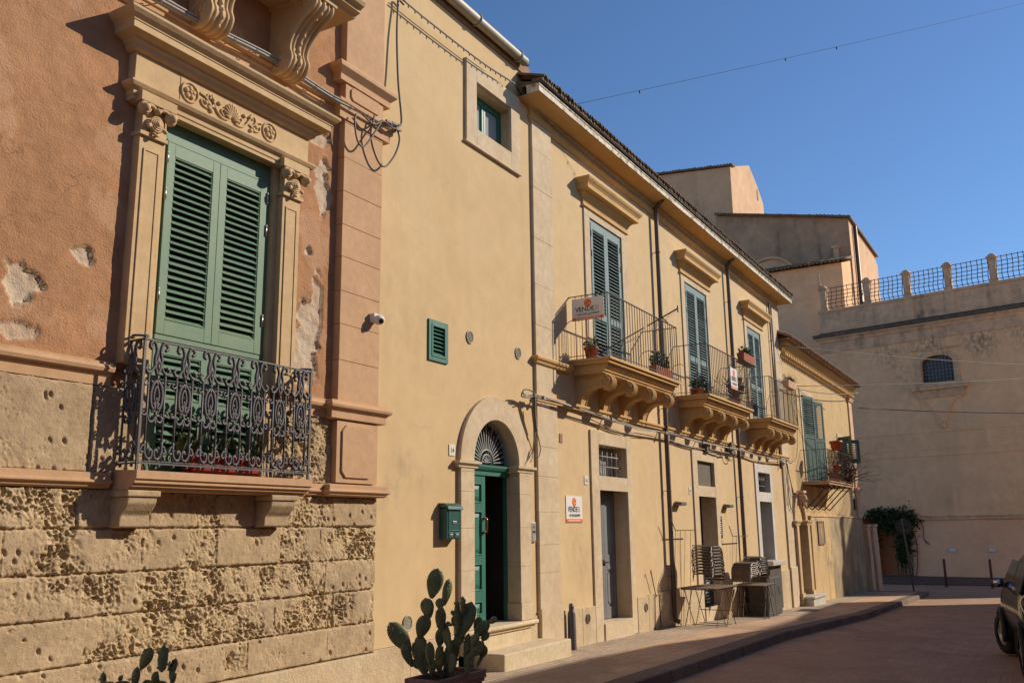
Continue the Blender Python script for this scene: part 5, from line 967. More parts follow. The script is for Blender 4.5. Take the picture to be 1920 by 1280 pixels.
# ------------------------------------------------------------------ plants
def blades(b, c, n, L, spread, r=.012, m=0, up=.8):
    for _ in range(n):
        a = random.uniform(0, 6.283); l = L*random.uniform(.55, 1.1); s_ = random.uniform(.2, 1)*spread; c0 = Vector(c)+Vector((random.uniform(-.03, .03), random.uniform(-.03, .03), 0))
        d = Vector((math.cos(a), math.sin(a), 0)); p1 = c0+d*s_*l*.4+Vector((0, 0, l*up*.7)); p2 = c0+d*s_*l+Vector((0, 0, l*up*random.uniform(.55, 1.0))); side = d.cross(Vector((0, 0, 1)))*r
        b.add([c0-side, c0+side, p1+side*.9, p1-side*.9, p2], [(0, 1, 2, 3), (3, 2, 4)], m)
def leaves(b, c, rad, n, size, m=0):
    for _ in range(n):
        d = Vector((random.gauss(0, 1), random.gauss(0, 1), random.gauss(0, 1))).normalized()*random.random()**.4; p = Vector(c)+Vector((d.x*rad[0], d.y*rad[1], d.z*rad[2]))
        u = Vector((random.gauss(0, 1), random.gauss(0, 1), random.gauss(0, .7))).normalized(); v = u.cross(Vector((random.gauss(0, 1), random.gauss(0, 1), random.gauss(0, 1)))).normalized(); s_ = size*random.uniform(.6, 1.3)
        b.add([p-u*s_, p+v*s_*.45, p+u*s_, p-v*s_*.45], [(0, 1, 2, 3)], m)
def twigs(b, c, n, L, r=.006, m=0):
    for _ in range(n):
        d = Vector((random.gauss(0, .7), random.gauss(0, .7), random.uniform(.3, 1))).normalized(); p = Vector(c); pts = [p]
        for k in range(4): d = (d+Vector((random.gauss(0, .35), random.gauss(0, .35), random.gauss(0, .25)))).normalized(); p = p+d*L/4; pts.append(p)
        b.tube(pts, [r, r*.9, r*.8, r*.6, r*.4], 4, m)
def round_pot(t, c, r, h, mt):
    b = MB(); b.lathe(c, [(0, 0), (r*.68, 0), (r*.92, h*.8), (r, h*.8), (r*1.02, h), (r*.9, h), (r*.86, h*.86), (0, h*.86)], 18); return b.build('pot', mt, t)
def trough(t, x0, x1, y0, y1, z0, h, mt, d=.02):
    b = MB(); o = .03; b.add([(x0+o, y0+o, z0), (x1-o, y0+o, z0), (x1-o, y1-o, z0), (x0+o, y1-o, z0), (x0, y0, z0+h), (x1, y0, z0+h), (x1, y1, z0+h), (x0, y1, z0+h), (x0+d, y0+d, z0+h), (x1-d, y0+d, z0+h), (x1-d, y1-d, z0+h), (x0+d, y1-d, z0+h), (x0+d, y0+d, z0+h-.04), (x1-d, y0+d, z0+h-.04), (x1-d, y1-d, z0+h-.04), (x0+d, y1-d, z0+h-.04)],
        [(3, 2, 1, 0)]+[(k, (k+1) % 4, 4+(k+1) % 4, 4+k) for k in range(4)]+[(4+k, 4+(k+1) % 4, 8+(k+1) % 4, 8+k) for k in range(4)]+[(8+k, 8+(k+1) % 4, 12+(k+1) % 4, 12+k) for k in range(4)]+[(12, 13, 14, 15)]); return b.build('pot', mt, t, bevel=.008)
random.seed(21)
def potted(label, kind, c, r=.12, h=.2, mt=None, fol='leaves', n=60, size=.05, rad=None, fm=None, group=None, L=.35):
    t = thing('potted_plant', label, 'potted plant', c, group); round_pot(t, c, r, h, M[mt or 'terracotta']); b = MB(); top = Vector(c)+Vector((0, 0, h*.9))
    if fol == 'leaves': leaves(b, top+Vector((0, 0, (rad or (.15, .15, .12))[2]*.8)), rad or (.15, .15, .12), n, size); twigs(b, top, 6, .2)
    elif fol == 'blades': blades(b, top, n, L, .9)
    else: twigs(b, top, n, L, .006)
    b.build('foliage', M[fm or 'leaf'], t); return t
# red trough with spiky plants on the palazzo balcony
t = thing('planter_box', 'red trough of spiky plants behind the ornate iron railing', 'planter', (6.2, -.16, 2.15)); trough(t, 5.75, 6.65, -.25, -.06, 2.15, .17, mat('red_plastic_trough', (.30, .035, .025), .5, fine=.05))
b = MB()
for x in (5.7, 5.85, 6.05, 6.2, 6.35, 6.5, 6.65): blades(b, (x, -.15, 2.28), 16, .40, .8, .012)
b.build('foliage', mat('spiky_leaf', (.13, .16, .06), .6, (.09, .09, .04), 8, .9, .2, 30), t)
potted('small terracotta pot of trailing plant at the left end of the first balcony', 0, (14.25, -.35, 4.5), .13, .22, rad=(.16, .14, .09), n=90, size=.04)
t = thing('planter_box', 'red ribbed trough of bushy green plants at the far end of the first balcony', 'planter', (17.1, -.55, 4.5)); trough(t, 16.55, 17.45, -.68, -.5, 4.5, .22, M['terracotta']); b = MB(); leaves(b, (17.0, -.58, 4.86), (.45, .13, .2), 420, .05); b.build('foliage', M['leaf'], t)
potted('bowl shaped terracotta pot with rounded green shrub at the left end of the second balcony', 0, (19.62, -.45, 4.5), .17, .14, rad=(.2, .18, .15), n=170, size=.04)
t = thing('planter_box', 'terracotta trough hung on top of the second balcony railing', 'planter', (22.2, -.82, 5.55)); trough(t, 21.75, 22.75, -.98, -.78, 5.58, .2, M['terracotta']); b = MB(); leaves(b, (22.2, -.88, 5.86), (.5, .12, .12), 170, .045); twigs(b, (22.2, -.88, 5.75), 22, .35, .004); b.build('foliage', M['leaf'], t)
b = MB(); b.box(21.7, 22.8, -1.0, -.76, 5.555, 5.575); b.bar((21.9, -.98, 5.56), (21.9, -.78, 5.3), .012); b.bar((22.6, -.98, 5.56), (22.6, -.78, 5.3), .012); b.build('bracket', M['iron'], t)
t = potted('dry brown bush in a pot inside the second balcony', 0, (22.3, -.5, 4.5), .16, .25, fol='twigs', n=46, L=.75, fm='leafdry'); b = MB(); leaves(b, (22.3, -.55, 5.05), (.42, .2, .3), 300, .05); b.build('dry_leaves', mat('withered_leaves', (.13, .075, .07), .9, (.09, .05, .05), 8, .9, .2, 30), t)
t = thing('planter_box', 'weathered trough of dry plants hung on the third balcony railing', 'planter', (26.7, -.85, 5.5)); trough(t, 26.2, 27.2, -.98, -.78, 5.5, .2, M['fartrim']); b = MB(); twigs(b, (26.5, -.88, 5.68), 30, .3, .005); twigs(b, (27, -.88, 5.68), 20, .25, .005); leaves(b, (26.7, -.88, 5.76), (.45, .1, .08), 90, .04); b.build('foliage', M['leafdry'], t)
for lab, c, r, h in (('large bright orange pot hung high on the end house balcony rail', (32.35, -.98, 4.08), .21, .32), ('small bright orange pot hung below the large one at the end house balcony', (32.45, -.93, 3.42), .12, .18)):
    t = thing('hanging_pot', lab, 'flower pot', c, 'orange pots on the end house balcony'); round_pot(t, c, r, h, M['orangepot']); b = MB(); b.tube([(c[0]+r*math.cos(k*.4488), c[1]+r*math.sin(k*.4488), c[2]+h*.8) for k in range(14)], .012, 4, closed=True); b.bar((c[0], c[1]+r, c[2]+h*.8), (c[0], -.86, c[2]+h*.9), .015); b.build('hook', M['ironrust'], t)
t = potted('red pot with a bare climbing shrub on the end house balcony slab', 0, (33.6, -.6, 3.03), .22, .38, mt='orangepot', fol='twigs', n=40, L=1.5, fm='leafdry'); b = MB(); twigs(b, (34.6, -.85, 3.1), 60, 1.2, .008); leaves(b, (34.7, -.85, 3.5), (.7, .3, .4), 260, .07); b.build('dry_leaves', M['leafdry'], t)
# drying rack brackets on the first balcony
t = thing('drying_rack', 'rusty iron drying arm with strung lines at the far end of the first balcony', 'drying rack', (17.5, -.7, 5.6)); b = MB(); b.bar((16.6, -1.15, 5.80), (17.75, -.05, 5.80), .022); b.bar((17.1, -.75, 5.66), (17.2, -.6, 5.8), .018); b.bar((16.6, -1.15, 5.72), (16.6, -1.15, 5.86), .02); b.build('arm', M['ironrust'], t)
b = MB(); [b.tube(sag((16.65+.2*k, -1.1+.2*k, 5.78), (17.6, -.3+.06*k, 5.78-.05*k), .05, 8), .003, 4) for k in range(4)]; b.build('line', M['cablegrey'], t)

# prickly pears: pads laid out around each planter
def pad(b, base, L, wd, lean, yaw, th=.024, nod=0):
    """one flat pad standing on base; lean in the pad's own plane, yaw turns its face"""
    q = Matrix.Rotation(yaw, 3, 'Z') @ Matrix.Rotation(nod, 3, 'X') @ Matrix.Rotation(lean, 3, 'Y'); n, k = 16, 9; vs = []; base = Vector(base)
    for i in range(k+1):
        t = i/k; hw = wd/2*(math.sin(math.pi*min(1, t*.94+.04))**.62)*(.62+.52*t)/1.02; z = L*t
        if i == k: hw = .004
        tt = th*(.35+.65*math.sin(math.pi*min(1, .12+.8*t)))*(1 if 0 < i < k else .3)
        for j in range(n): a = 2*math.pi*j/n; vs.append(base+q @ Vector((hw*math.cos(a), tt*math.sin(a), z)))
    b.add(vs, [(i*n+j, i*n+(j+1) % n, (i+1)*n+(j+1) % n, (i+1)*n+j) for i in range(k) for j in range(n)], 0, True)
    for _ in range(int(60*L)):
        t = random.uniform(.15, .95); hw = wd/2*(math.sin(math.pi*min(1, t*.94+.04))**.62)*(.62+.52*t)/1.02*.85; b.ball(base+q @ Vector((random.uniform(-hw, hw), random.choice((-1, 1))*th*.85, L*t)), .0075, 5, 3, 1)
    return base+q @ Vector((0, 0, L))
M['areole'] = mat('cactus_areole', (.30, .26, .16), .9)
CAMR = Vector((.5, -.866, 0))                     # pads spread roughly along this line through each planter
def prickly(t, centre, P, sc=1/207):
    b = MB()
    for (u0, v0, u1, v1, w_, yw) in P:             # base and tip of each pad (offsets from the planter centre), width, turn
        dep = random.uniform(-.09, .09); p0 = Vector(centre)+CAMR*u0*sc+Vector((0, 0, v0*sc))+Vector((-.866, -.5, 0))*dep
        L = math.hypot(u1-u0, v1-v0)*sc; lean = math.atan2(u1-u0, v1-v0); pad(b, p0, L*1.05, w_*sc*1.28, lean, R(-60)+R(yw), .022+.01*random.random(), random.uniform(-.12, .12))
    return b.build('pads', [M['cactus'], M['areole']], t)
t = thing('prickly_pear', 'large prickly pear cactus in a pink planter before the yellow house', 'cactus', (7.06, -2.18, g(7)))
pp = [(-29.4, 134.1, -17.4, 187.4, 28.4, 5.0), (-2.8, 122.9, 6.7, 169.3, 17.2, 35.0), (-29.4, 100.6, -38.0, 135.8, 24.1, -15.0), (-8.8, 76.5, -9.7, 119.5, 18.9, 20.0), (-9.7, 116.0, -11.4, 135.8, 16.3, -25.0), (-14.0, 45.6, -10.5, 79.1, 18.0, 10.0), (-13.1, -1.7, -12.2, 49.0, 16.3, -10.0), (-67.2, 38.7, -105.1, 90.3, 30.1, 8.0), (-49.2, 64.5, -36.3, 104.9, 25.8, 20.0), (-43.2, 28.4, -50.0, 67.9, 22.3, -15.0), (-62.1, 13.8, -81.0, 53.3, 16.3, 25.0), (-46.6, 6.9, -62.1, 24.1, 13.8, 0.0), (-55.2, 19.8, -58.6, 55.0, 18.0, -30.0), (-39.7, -2.6, -44.9, 38.7, 25.8, 15.0), (-26.0, 14.6, -31.1, 58.5, 18.0, 40.0), (8.4, 38.7, -3.6, 90.3, 15.5, -35.0), (-1.9, -2.6, 15.3, 57.6, 24.9, 10.0), (28.2, 67.1, 47.1, 126.4, 28.4, -12.0), (35.9, 12.1, 39.3, 68.8, 12.9, 20.0), (21.3, 73.9, 19.6, 129.8, 12.0, 50.0), (15.3, 104.0, 11.8, 114.0, 7.2, 0.0), (13.6, 84.2, 13.6, 102.0, 7.9, 20.0), (12.7, 87.2, 1.5, 93.4, 7.2, 10.0), (34.2, 105.7, 31.6, 138.7, 10.7, 115.0), (18.7, 47.3, 29.9, 75.7, 18.9, 30.0), (51.4, 62.8, 78.9, 91.1, 19.8, -10.0), (80.9, 88.9, 94.0, 99.4, 10.3, 5.0), (66.8, 56.7, 79.2, 72.2, 14.6, 30.0), (46.2, 32.7, 69.4, 56.7, 20.6, 0.0), (64.3, 27.5, 75.8, 49.0, 15.5, -30.0), (56.5, 10.3, 67.7, 32.7, 6.5, 0.0), (49.7, 13.8, 47.9, 24.6, 5.8, 10.0), (54.8, 69.6, 64.3, 98.0, 16.3, 25.0), (48.8, 46.4, 59.1, 72.2, 14.6, -20.0), (37.6, -0.8, 46.2, 37.0, 15.5, 10.0), (11.8, -0.8, 10.1, 37.0, 17.2, -40.0), (-26.0, -0.8, -22.5, 28.4, 13.8, 30.0)]
prickly(t, (7.06, -2.18, .34), pp)
b = MB(); twigs(b, (7.06, -2.18, .3), 5, .25, .02); b.build('stem', M['leafdry'], t)
def planter(label, x0, x1, y0, y1, zt):
    t = thing('planter', label, 'planter', ((x0+x1)/2, (y0+y1)/2, g(x0)), 'pink concrete planters'); zb = g((x0+x1)/2)+.003; h = zt-zb; b = MB()
    for a, c, o in ((0, .68, .03), (.68, .74, .015), (.74, .80, .028), (.80, .86, .012), (.86, 1, 0)): b.box(x0+o, x1-o, y0+o, y1-o, zb+h*a, zb+h*c-(.04 if c == 1 else 0))
    b.frame(x0, x1, 0, 1, .035, 0, 1) if 0 else None
    for q in ((x0, x1, y0, y0+.035), (x0, x1, y1-.035, y1), (x0, x0+.035, y0+.035, y1-.035), (x1-.035, x1, y0+.035, y1-.035)): b.box(*q, zt-.04, zt)
    b.build('box', M['pinkpot'], t, bevel=.008); b = MB(); b.box(x0+.036, x1-.036, y0+.036, y1-.036, zt-.039, zt-.03); b.build('soil', M['soil'], t); return t
planter('pink ribbed concrete planter at the kerb holding the large prickly pear', 6.68, 7.46, -2.36, -2.0, .345)
planter('pink ribbed concrete planter at the kerb holding the small prickly pear', 3.45, 4.25, -2.36, -2.0, .46)
t = thing('prickly_pear', 'small prickly pear with one pale sunlit pad before the pitted stone base', 'cactus', (3.85, -2.18, g(4)))
prickly(t, (3.80, -2.18, .68), [(-66.7, 7.9, -68.8, 35.5, 9.9, 40.0), (-31.3, -0.5, -34.4, 19.6, 34.4, 5.0), (-40.5, 17.3, -41.2, 26.8, 5.2, 0.0), (-5.3, 4.8, -3.2, 43.5, 14.1, 5.0), (1.5, 39.7, 20.3, 77.9, 21.4, -10.0), (14.5, 4.8, 14.5, 19.6, 16.7, 20.0), (41.6, 14.1, 40.6, 38.3, 12.0, -20.0), (53.1, 18.3, 61.4, 54.8, 12.0, 20.0), (53.1, 38.1, 65.1, 83.4, 10.9, 112.0), (49.4, 35.0, 52.0, 51.6, 3.5, 30.0), (47.9, 4.8, 53.1, 19.6, 21.9, -15.0), (63.0, 7.9, 66.1, 33.1, 9.9, 15.0), (-54.2, -2.5, -48.0, 15.7, 15.6, 20.0)], 1/320)
b = MB(); blades(b, (3.80, -2.18, .45), 3, .2, .3, .02); b.tube([(3.80, -2.18, .44), (3.8, -2.18, .72)], .04, 6); b.tube([(3.65, -2.1, .44), (3.65, -2.1, .75)], .035, 6); b.build('stem', M['cactus'], t)

# ------------------------------------------------------------------ folding tables and stacked chairs
def slat_plate(b, c, ux, uy, w_, d_, n=6, th=.018, gap=.008, m=0):
    c, ux, uy = Vector(c), Vector(ux).normalized(), Vector(uy).normalized(); sw = d_/n
    for k in range(n): b.tbox(c+uy*(-d_/2+sw*(k+.5)), ux*w_/2, uy*(sw-gap)/2, ux.cross(uy)*th/2, m)
def make_chair():
    t = thing('folding_chair', 'x', 'chair', (0, 0, 0), 'stacked bistro chairs', world=False)
    b = MB(); slat_plate(b, (0, 0, .0), (0, 1, 0), (1, 0, 0), .40, .40, 6); b.build('seat', M['wood'], t, local=True)
    b = MB()
    for k in range(4): a = R(12+k*24); x = .21+.15*math.sin(a); z = -.15*(1-math.cos(a)); b.tbox((x, 0, z), (.022*math.cos(a), 0, -.022*math.sin(a)), (0, .2, 0), (.006*math.sin(a), 0, .006*math.cos(a)))
    b.build('backrest', M['wood'], t, local=True)
    for s_ in (-1, 1):
        b = MB(); y = s_*.215; b.tube([(-.27, y, .03), (-.2, y, -.012), (.21, y, -.014), (.30, y, -.05), (.365, y, -.15), (.38, y, -.24)], .0095, 6); b.tube([(-.25, y-.01*s_, .02), (-.33, y-.01*s_, -.06), (-.36, y-.01*s_, -.14)], .009, 6); b.build('side_frame', M['steelframe'], t, local=True)
    b = MB(); b.tube([(-.27, -.215, .03), (-.27, .215, .03)], .009, 6); b.build('crossbar', M['steelframe'], t, local=True)
    return t
M['steelframe'] = mat('dull_steel_frame', (.26, .24, .22), .4, metal=.7, fine=.1)
def table(label, cx, cy, w_, d_, h, rz):
    z0 = g(cx)+.004; t = thing('folding_table', label, 'table', (cx, cy, z0), 'folding bistro tables', rz, world=False)
    b = MB(); slat_plate(b, (0, 0, h-.012), (1, 0, 0), (0, 1, 0), w_, d_, 8, .018); b.frame(-w_/2, w_/2, 0, 1, .01, 0, 1) if 0 else None; b.build('tabletop', M['wood'], t, local=True)
    b = MB()
    for y in (-d_/2+.04, d_/2-.04): b.bar((-w_/2+.02, y, h-.035), (w_/2-.02, y, h-.035), .02, .02)
    for x in (-w_/2+.02, w_/2-.02): b.bar((x, -d_/2+.04, h-.035), (x, d_/2-.04, h-.035), .02, .02)
    b.build('apron', M['ironrust'], t, local=True)
    for y in (-d_/2+.06, d_/2-.06):
        for s_ in (-1, 1):
            for q in (.0, .45):
                xx0 = -w_*.42+q*w_; b = MB(); b.tube([(xx0 if s_ < 0 else xx0+w_*.38, y+.012*s_, h-.04), (xx0+w_*.36 if s_ < 0 else xx0+.02*w_, y+.012*s_, .012), (xx0+w_*.36+.05 if s_ < 0 else xx0-.04+.02*w_, y+.012*s_, .01)], .009, 6); b.build('leg', M['ironrust'], t, local=True)
    b = MB()
    for z, x in ((.03, -.1), (.30, .22), (.03, .2)): b.tube([(x*w_, -d_/2+.05, z), (x*w_, d_/2-.05, z)], .008, 6)
    b.build('stretcher', M['ironrust'], t, local=True); return t, z0+h
t1, h1 = table('slatted folding table under a tall chair stack, nearest the downpipe', 18.98, -.68, 1.25, .8, .80, R(-4))
t2, h2 = table('slatted folding table under a lower chair stack, beside the dark cabinet', 22.55, -.62, 1.15, .75, .80, R(3))
def ordinal(i): return ['first', 'second', 'third', 'fourth', 'fifth', 'sixth', 'seventh', 'eighth', 'ninth', 'tenth', 'eleventh', 'twelfth'][i]
chair0 = make_chair(); used = False
def stack(x, y, z, n, rz, where, dz=.058):
    global used
    for k in range(n):
        pos = (x+random.uniform(-.012, .012), y+random.uniform(-.012, .012), z+.25+dz*k); lab = (ordinal(k)+' chair from the bottom of the '+where) if k < n-1 else 'topmost chair of the '+where
        a = rz+random.uniform(-.04, .04)
        if not used: used = True; chair0.location = pos; chair0.rotation_euler.z = a; chair0['label'] = lab
        else: dup(chair0, pos, a, lab)
stack(19.05, -.66, h1, 10, R(-2), 'taller slatted chair stack near the downpipe', .062)
stack(22.75, -.62, h2, 8, R(0), 'farther chair stack beside the dark cabinet', .052); stack(21.95, -.62, h2, 7, R(178), 'chair stack turned left on the farther table', .045)
# loose metal frame leaning on the wall, and parasol rods behind the tables
for k, (x, lab) in enumerate(((18.95, 'upright rusty rack of thin rods against the wall behind the taller chair stack'), (22.95, 'upright rusty rack of thin rods against the wall behind the farther chair stacks'))):
    t = thing('rod_rack', lab, 'rack', (x, -.22, g(x)), 'rod racks behind the tables'); b = MB(); zt = g(x)+1.95
    b.bar((x-.55, -.22, zt), (x+.75, -.22, zt), .018); b.bar((x-.5, -.2, zt), (x-.75, -.2, zt+.25), .014); b.build('crossbar', M['ironrust'], t)
    for q in (-.5, -.2, .1, .45): b = MB(); b.tube([(x+q, -.2, zt), (x+q-.25+.5*random.random(), -.12, g(x)+.01)], .005, 4); b.build('rod', M['ironrust'], t)
t = thing('hooked_rod', 'thin bent iron rod leaning on the plinth left of the taller chair stack', 'rod', (17.35, -.1, g(17.3))); b = MB(); b.tube(crom([(17.55, -.06, .25), (17.30, -.08, .72), (17.27, -.09, .76), (17.24, -.09, .72)], 4), .010, 5); b.build('shaft', M['ironrust'], t); b = MB(); b.tube([(17.55, -.06, .25), (17.75, -.05, .30), (17.78, -.05, g(17.7)+.02)], .009, 5); b.tube([(17.5, -.06, .25), (17.45, -.06, g(17.5)+.01)], .009, 5); b.build('foot', M['ironrust'], t)
t = thing('drain_cover', 'dark square drain cover set in the pavement beyond the cabinet', 'drain cover', (27.3, -.75, g(27.3))); b = MB(); z = g(27.3); b.frame(26.9, 27.7, 0, .5, .04, 0, .02); b.v = [(x, -1.0+z_, z+.004+y) for x, y, z_ in b.v]; b.build('frame', M['iron'], t); b = MB(); [b.box(26.96+.06*k, 26.99+.06*k, -.96, -.54, z+.004, z+.016) for k in range(12)]; b.build('grate', M['iron'], t)
# cabinet and grey half panel with marble top
t = thing('cabinet', 'dark grey cabinet standing behind the farther chair stacks', 'cabinet', (23.9, -.55, g(23.9))); z = g(23.9)
b = MB(); b.box(23.35, 24.7, -.72, -.25, z+.003, z+.95); b.build('body', M['cabinet'], t, bevel=.01); b = MB(); b.box(23.38, 24.0, -.735, -.722, z+.05, z+.92); b.box(24.03, 24.67, -.735, -.722, z+.05, z+.92); b.build('door', M['cabinet'], t, bevel=.004); b = MB()
for x in (23.6, 24.3): b.bar((x, -.76, z+.72), (x+.18, -.76, z+.5), .016)
b.build('handle', M['steel'], t)
t = thing('counter', 'grey half height counter with a marble top filling the white framed doorway', 'counter', (26.2, -.2, g(26.2))); z = g(26.2)
b = MB(); b.box(25.76, 27.0, -.18, .1, z+.05, z+1.25); b.build('panel', M['cabinet'], t, bevel=.006); b = MB(); b.box(25.65, 27.05, -.32, .14, z+1.25, z+1.38); b.build('top', M['marble'], t, bevel=.02)
t = thing('poster_stand', 'narrow dark board standing in the middle ground floor doorway', 'board', (20.95, .02, g(21))); b = MB(); b.box(20.7, 21.35, .0, .03, g(21)+.22, g(21)+1.05); b.build('board', M['plasticblack'], t, bevel=.004); b = MB(); [b.box(20.8, 21.1-random.random()*.1, -.003, -.0005, g(21)+.4+.07*k, g(21)+.43+.07*k) for k in range(8)]; b.build('print', M['greyprint'], t)
# iron stub post by the doorstep
t = thing('iron_post', 'short dark iron pipe post standing by the doorstep', 'post', (13.66, -.13, g(13.6))); b = MB(); z = g(13.6); b.lathe((13.66, -.13, z), [(.075, 0), (.07, .1), (.066, .55), (.04, .62)], 14); b.build('shaft', M['iron'], t); b = MB(); b.lathe((13.66, -.13, z+.62), [(.04, 0), (.045, .03), (.035, .09), (0, .10)], 12); b.build('cap', M['iron'], t)

# ------------------------------------------------------------------ far street furniture
for (x, y, h, lab) in ((50.4, -2.25, 1.3, 'thin rusty post before the far wall, the left one'), (50.1, -4.28, 1.3, 'thin rusty post before the far wall, the right one')):
    t = thing('rusty_post', lab, 'post', (x, y, g(x)-.15), 'rusty posts along the far wall'); z = g(x)-.15; b = MB(); b.tube([(x, y, z), (x, y, z+h)], .06, 8); b.build('shaft', mat('red_rust', (.13, .045, .03), .8), t); b = MB(); b.ball((x, y, z+h), (.066, .066, .05), 8, 5); b.lathe((x, y, z), [(.11, 0), (.11, .03), (.06, .05)], 10); b.build('cap', M['ironrust'], t)
t = thing('road_sign', 'round road sign seen from behind on a leaning grey pole', 'road sign', (43.4, -1.62, g(43)-.15)); z = g(43.4)-.15; b = MB(); b.tube([(43.4, -1.62, z), (43.3, -1.42, z+3.15)], .035, 8); b.build('pole', M['lamp'], t)
b = MB(); q = Matrix.Translation((43.36, -1.46, z+2.78)) @ Matrix.Rotation(R(90), 4, 'Y') @ Matrix.Rotation(R(4), 4, 'X'); b.lathe((0, 0, 0), [(0, -.012), (.33, -.012), (.345, 0), (.33, .012), (0, .012)], 28, smooth=False); b.v = [tuple(q @ Vector(v)) for v in b.v]; b.build('disc', mat('grey_sign_back', (.07, .065, .06), .6), t)
b = MB(); b.box(43.30, 43.345, -1.62, -1.30, z+2.9, z+2.94); b.box(43.30, 43.345, -1.62, -1.30, z+2.62, z+2.66); b.build('clamp', M['lamp'], t)
# ivy on the far wall
t = thing('ivy', 'dark ivy hanging over the wall by the road sign', 'climbing plant', (59, -.3, -1.5)); fw = lambda u, d, z: tuple(Vector((60, 0, z))+u*Vector((-.208, -.978, 0))+d*Vector((-.978, .208, 0)))
b = MB(); random.seed(33)
for (u, z, ru, rz_, n) in ((-2.1, 2.2, .9, .35, 500), (-1.2, 2.0, .9, .5, 700), (-.6, 1.4, .55, .9, 900), (-.75, .5, .45, .9, 600), (-.9, -.3, .3, .7, 300), (-1.6, 1.5, .7, .6, 500), (-2.4, 1.2, .4, .9, 300), (-.2, 1.9, .5, .4, 350)):
    for _ in range(n):
        a = random.gauss(0, .5); c = random.gauss(0, .5); leaves(b, fw(u+a*ru, random.uniform(.02, .35), z+c*rz_), (.02, .02, .02), 1, .11)
b.build('foliage', M['ivy'], t); b = MB()
for k in range(9): u = -1.2+.12*k; b.tube(crom([fw(u, .05, -1.6), fw(u+random.uniform(-.2, .2), .08, -.5), fw(u+random.uniform(-.3, .3), .08, .8), fw(u+random.uniform(-.4, .4), .1, 1.9)], 4), .03, 5)
for s_ in (0, 1): b.tube(crom([fw(.2, .04, 1.9), fw(.45, .04, 1.4), fw(.4, .04, .8), fw(.6+.1*s_, .04, .4)], 4), .02, 4)
b.build('stem', M['leafdry'], t)

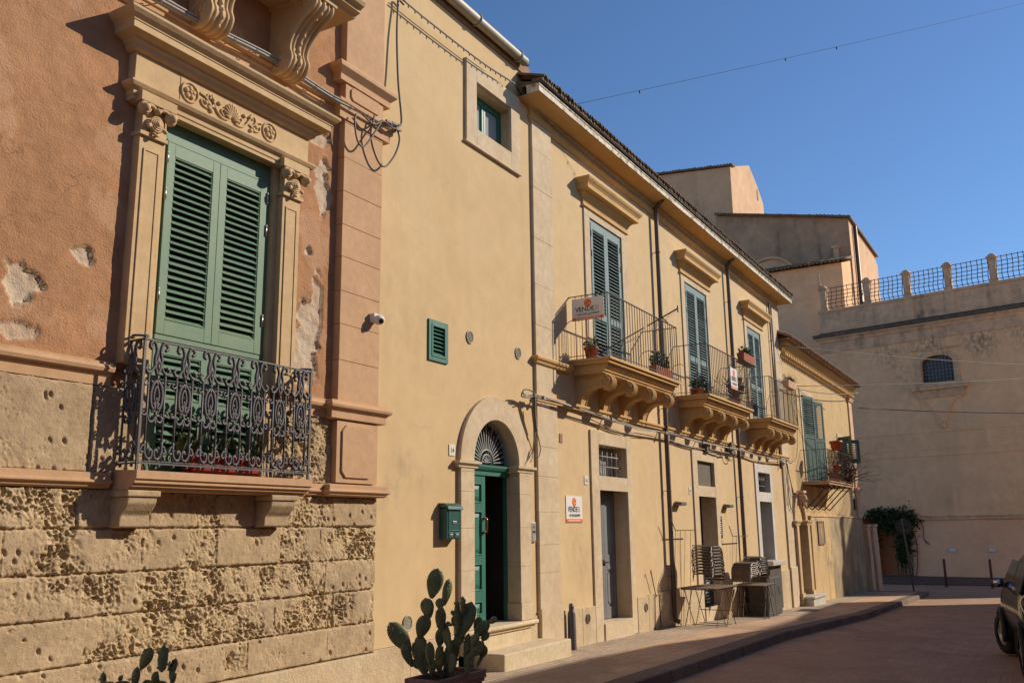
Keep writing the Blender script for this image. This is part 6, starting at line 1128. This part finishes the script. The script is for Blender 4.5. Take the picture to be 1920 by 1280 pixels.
# ------------------------------------------------------------------ parked car
M['carglass'] = glass('tinted_car_glass', (.012, .012, .012), .06); M['carglass'].node_tree.nodes['Principled BSDF'].inputs['Specular IOR Level'].default_value = .25
def make_car():
    t = thing('parked_car', 'dark glossy compact car parked at the right edge of the street', 'car', (16.35, -7.17, g(16.3)-.15), rz=R(7.5), world=False)
    ST = [(-2.02, .62, .42, .50, 1.02, .70), (-1.98, .74, .36, .66, 1.10, .80), (-1.80, .86, .30, .80, 1.42, .62), (-1.45, .90, .27, .86, 1.50, .62), (-1.0, .90, .24, .86, 1.53, .62), (-.2, .89, .22, .86, 1.55, .62), (.35, .89, .22, .86, 1.50, .61), (.75, .89, .22, .86, 1.22, .66), (1.0, .89, .22, .85, 1.05, .70), (1.5, .88, .25, .82, .97, .68), (1.85, .78, .33, .7, .86, .6), (2.0, .6, .42, .5, .7, .5)]
    vs = []; K = 12
    for (x, hw, zb, hb, zt, ht) in ST:
        belt = min(.98, zt-.04); ring = [(0, zb), (hb*.9, zb), (hw*.90, zb+.12), (hw*.97, .50), (hw, .72), (hw*.955, belt), (hw*.90, belt+.03 if zt > belt+.1 else belt+.01), (ht+.06 if zt > 1.2 else hw*.85, belt+(zt-belt)*.62), (ht, zt-.05), (ht*.8, zt-.012), (ht*.4, zt), (0, zt)]
        vs += [(x, y, z*1.1 if z > .5 else z*1.1) for y, z in ring]
    N = len(ST); b = MB(); allv = vs+[(x, -y, z) for x, y, z in vs]; o = len(vs); fs = []; ms = []; win = []
    for i in range(N-1):
        for k in range(K-1):
            f = (i*K+k, i*K+k+1, (i+1)*K+k+1, (i+1)*K+k); fs += [f, tuple(q+o for q in f[::-1])]
    for e in (0, N-1):
        f = [e*K+k for k in range(K)]+[e*K+k+o for k in range(K-2, 0, -1)]; fs.append(tuple(f if e == 0 else f[::-1]))
    b.add(allv, fs, 0, True); body = b.build('body', M['carpaint'], t, local=True); s_ = body.modifiers.new('smooth', 'SUBSURF'); s_.levels = s_.render_levels = 2
    b = MB()
    for sg in (-1, 1):
        for x0, x1, xt0, xt1 in ((-1.62, -.62, -1.42, -.62), (-.54, .72, -.54, .32)): b.add([(x0, sg*.872, 1.13), (x1, sg*.872, 1.13), (xt1, sg*.71, 1.54), (xt0, sg*.71, 1.54)], [(0, 1, 2, 3)])
    b.add([(-1.985, -.66, 1.18), (-1.985, .66, 1.18), (-1.83, .56, 1.53), (-1.83, -.56, 1.53)], [(0, 1, 2, 3)]); b.build('window', M['carglass'], t, local=True)
    for sx in (-1.28, 1.30):
        for sg in (-1, 1):
            c = Vector((sx, sg*.80, .33)); b = MB(); st = R(16) if sx > 0 else 0; q = Matrix.Translation(c) @ Matrix.Rotation(st, 4, 'Z') @ Matrix.Rotation(R(90)*-sg, 4, 'X')
            b.lathe((0, 0, 0), [(.20, -.11), (.30, -.11), (.325, -.08), (.33, 0), (.325, .08), (.30, .11), (.21, .11)], 28); b.v = [tuple(q @ Vector(v)) for v in b.v]; tyre = b.build('wheel', M['tyre'], t, local=True)
            b = MB(); b.lathe((0, 0, 0), [(.21, .09), (.205, .06), (.06, .05), (.05, .075), (0, .075)], 20)
            for k in range(5): a = k*1.2566; b.bar((.04*math.cos(a), .04*math.sin(a), .085), (.2*math.cos(a), .2*math.sin(a), .085), .05, .03)
            b.v = [tuple(q @ Vector(v)) for v in b.v]; b.build('rim', M['steel'], tyre, local=True)
            b = MB(); b.tube([(sx+.375*math.cos(a), sg*.885, .33+.375*math.sin(a)) for a in [math.pi*(-.08+1.16*i/16) for i in range(17)]], .045, 6); b.build('wheel_arch', M['plasticblack'], t, local=True)
    for sg in (-1, 1):
        b = MB(); c = (-1.88, sg*.78, 1.02); b.ball(c, (.10, .12, .14), 16, 10); lamp = b.build('tail_lamp', glass('smoked_lamp_glass', (.05, .02, .02), .05), t, local=True)
        b = MB(); q = Matrix.Rotation(R(-32*sg), 3, 'Z'); b.tube([Vector(c)+Vector((-.07, 0, 0))+q @ Vector((-.02, .115*math.cos(a), .135*math.sin(a))) for a in [i*.2618 for i in range(24)]], .018, 8, closed=True); b.build('rim', M['chrome'], lamp, local=True)
        b = MB(); b.box(-2.03, -1.93, sg*.62-.11, sg*.62+.11, .475, .53); b.build('reflector', M['redlens'], t, local=True, bevel=.01)
        b = MB(); b.ball((.45, sg*.95, 1.18), (.06, .09, .075), 12, 8); b.bar((.45, sg*.84, 1.12), (.45, sg*.92, 1.15), .06, .05); mi = b.build('wing_mirror', M['carpaint'], t, local=True)
        b = MB(); b.ball((.405, sg*.95, 1.18), (.02, .07, .055), 12, 8); b.build('mirror_glass', M['chrome'], mi, local=True)
    b = MB(); b.box(-2.06, -1.9, -.72, .72, .30, .44); b.box(1.9, 2.02, -.6, .6, .32, .45); b.build('bumper', M['plasticblack'], t, local=True, bevel=.03)
    b = MB(); b.box(-2.045, -2.0, -.26, .26, .60, .71); b.build('number_plate', M['signwhite'], t, local=True)
    return t
make_car()
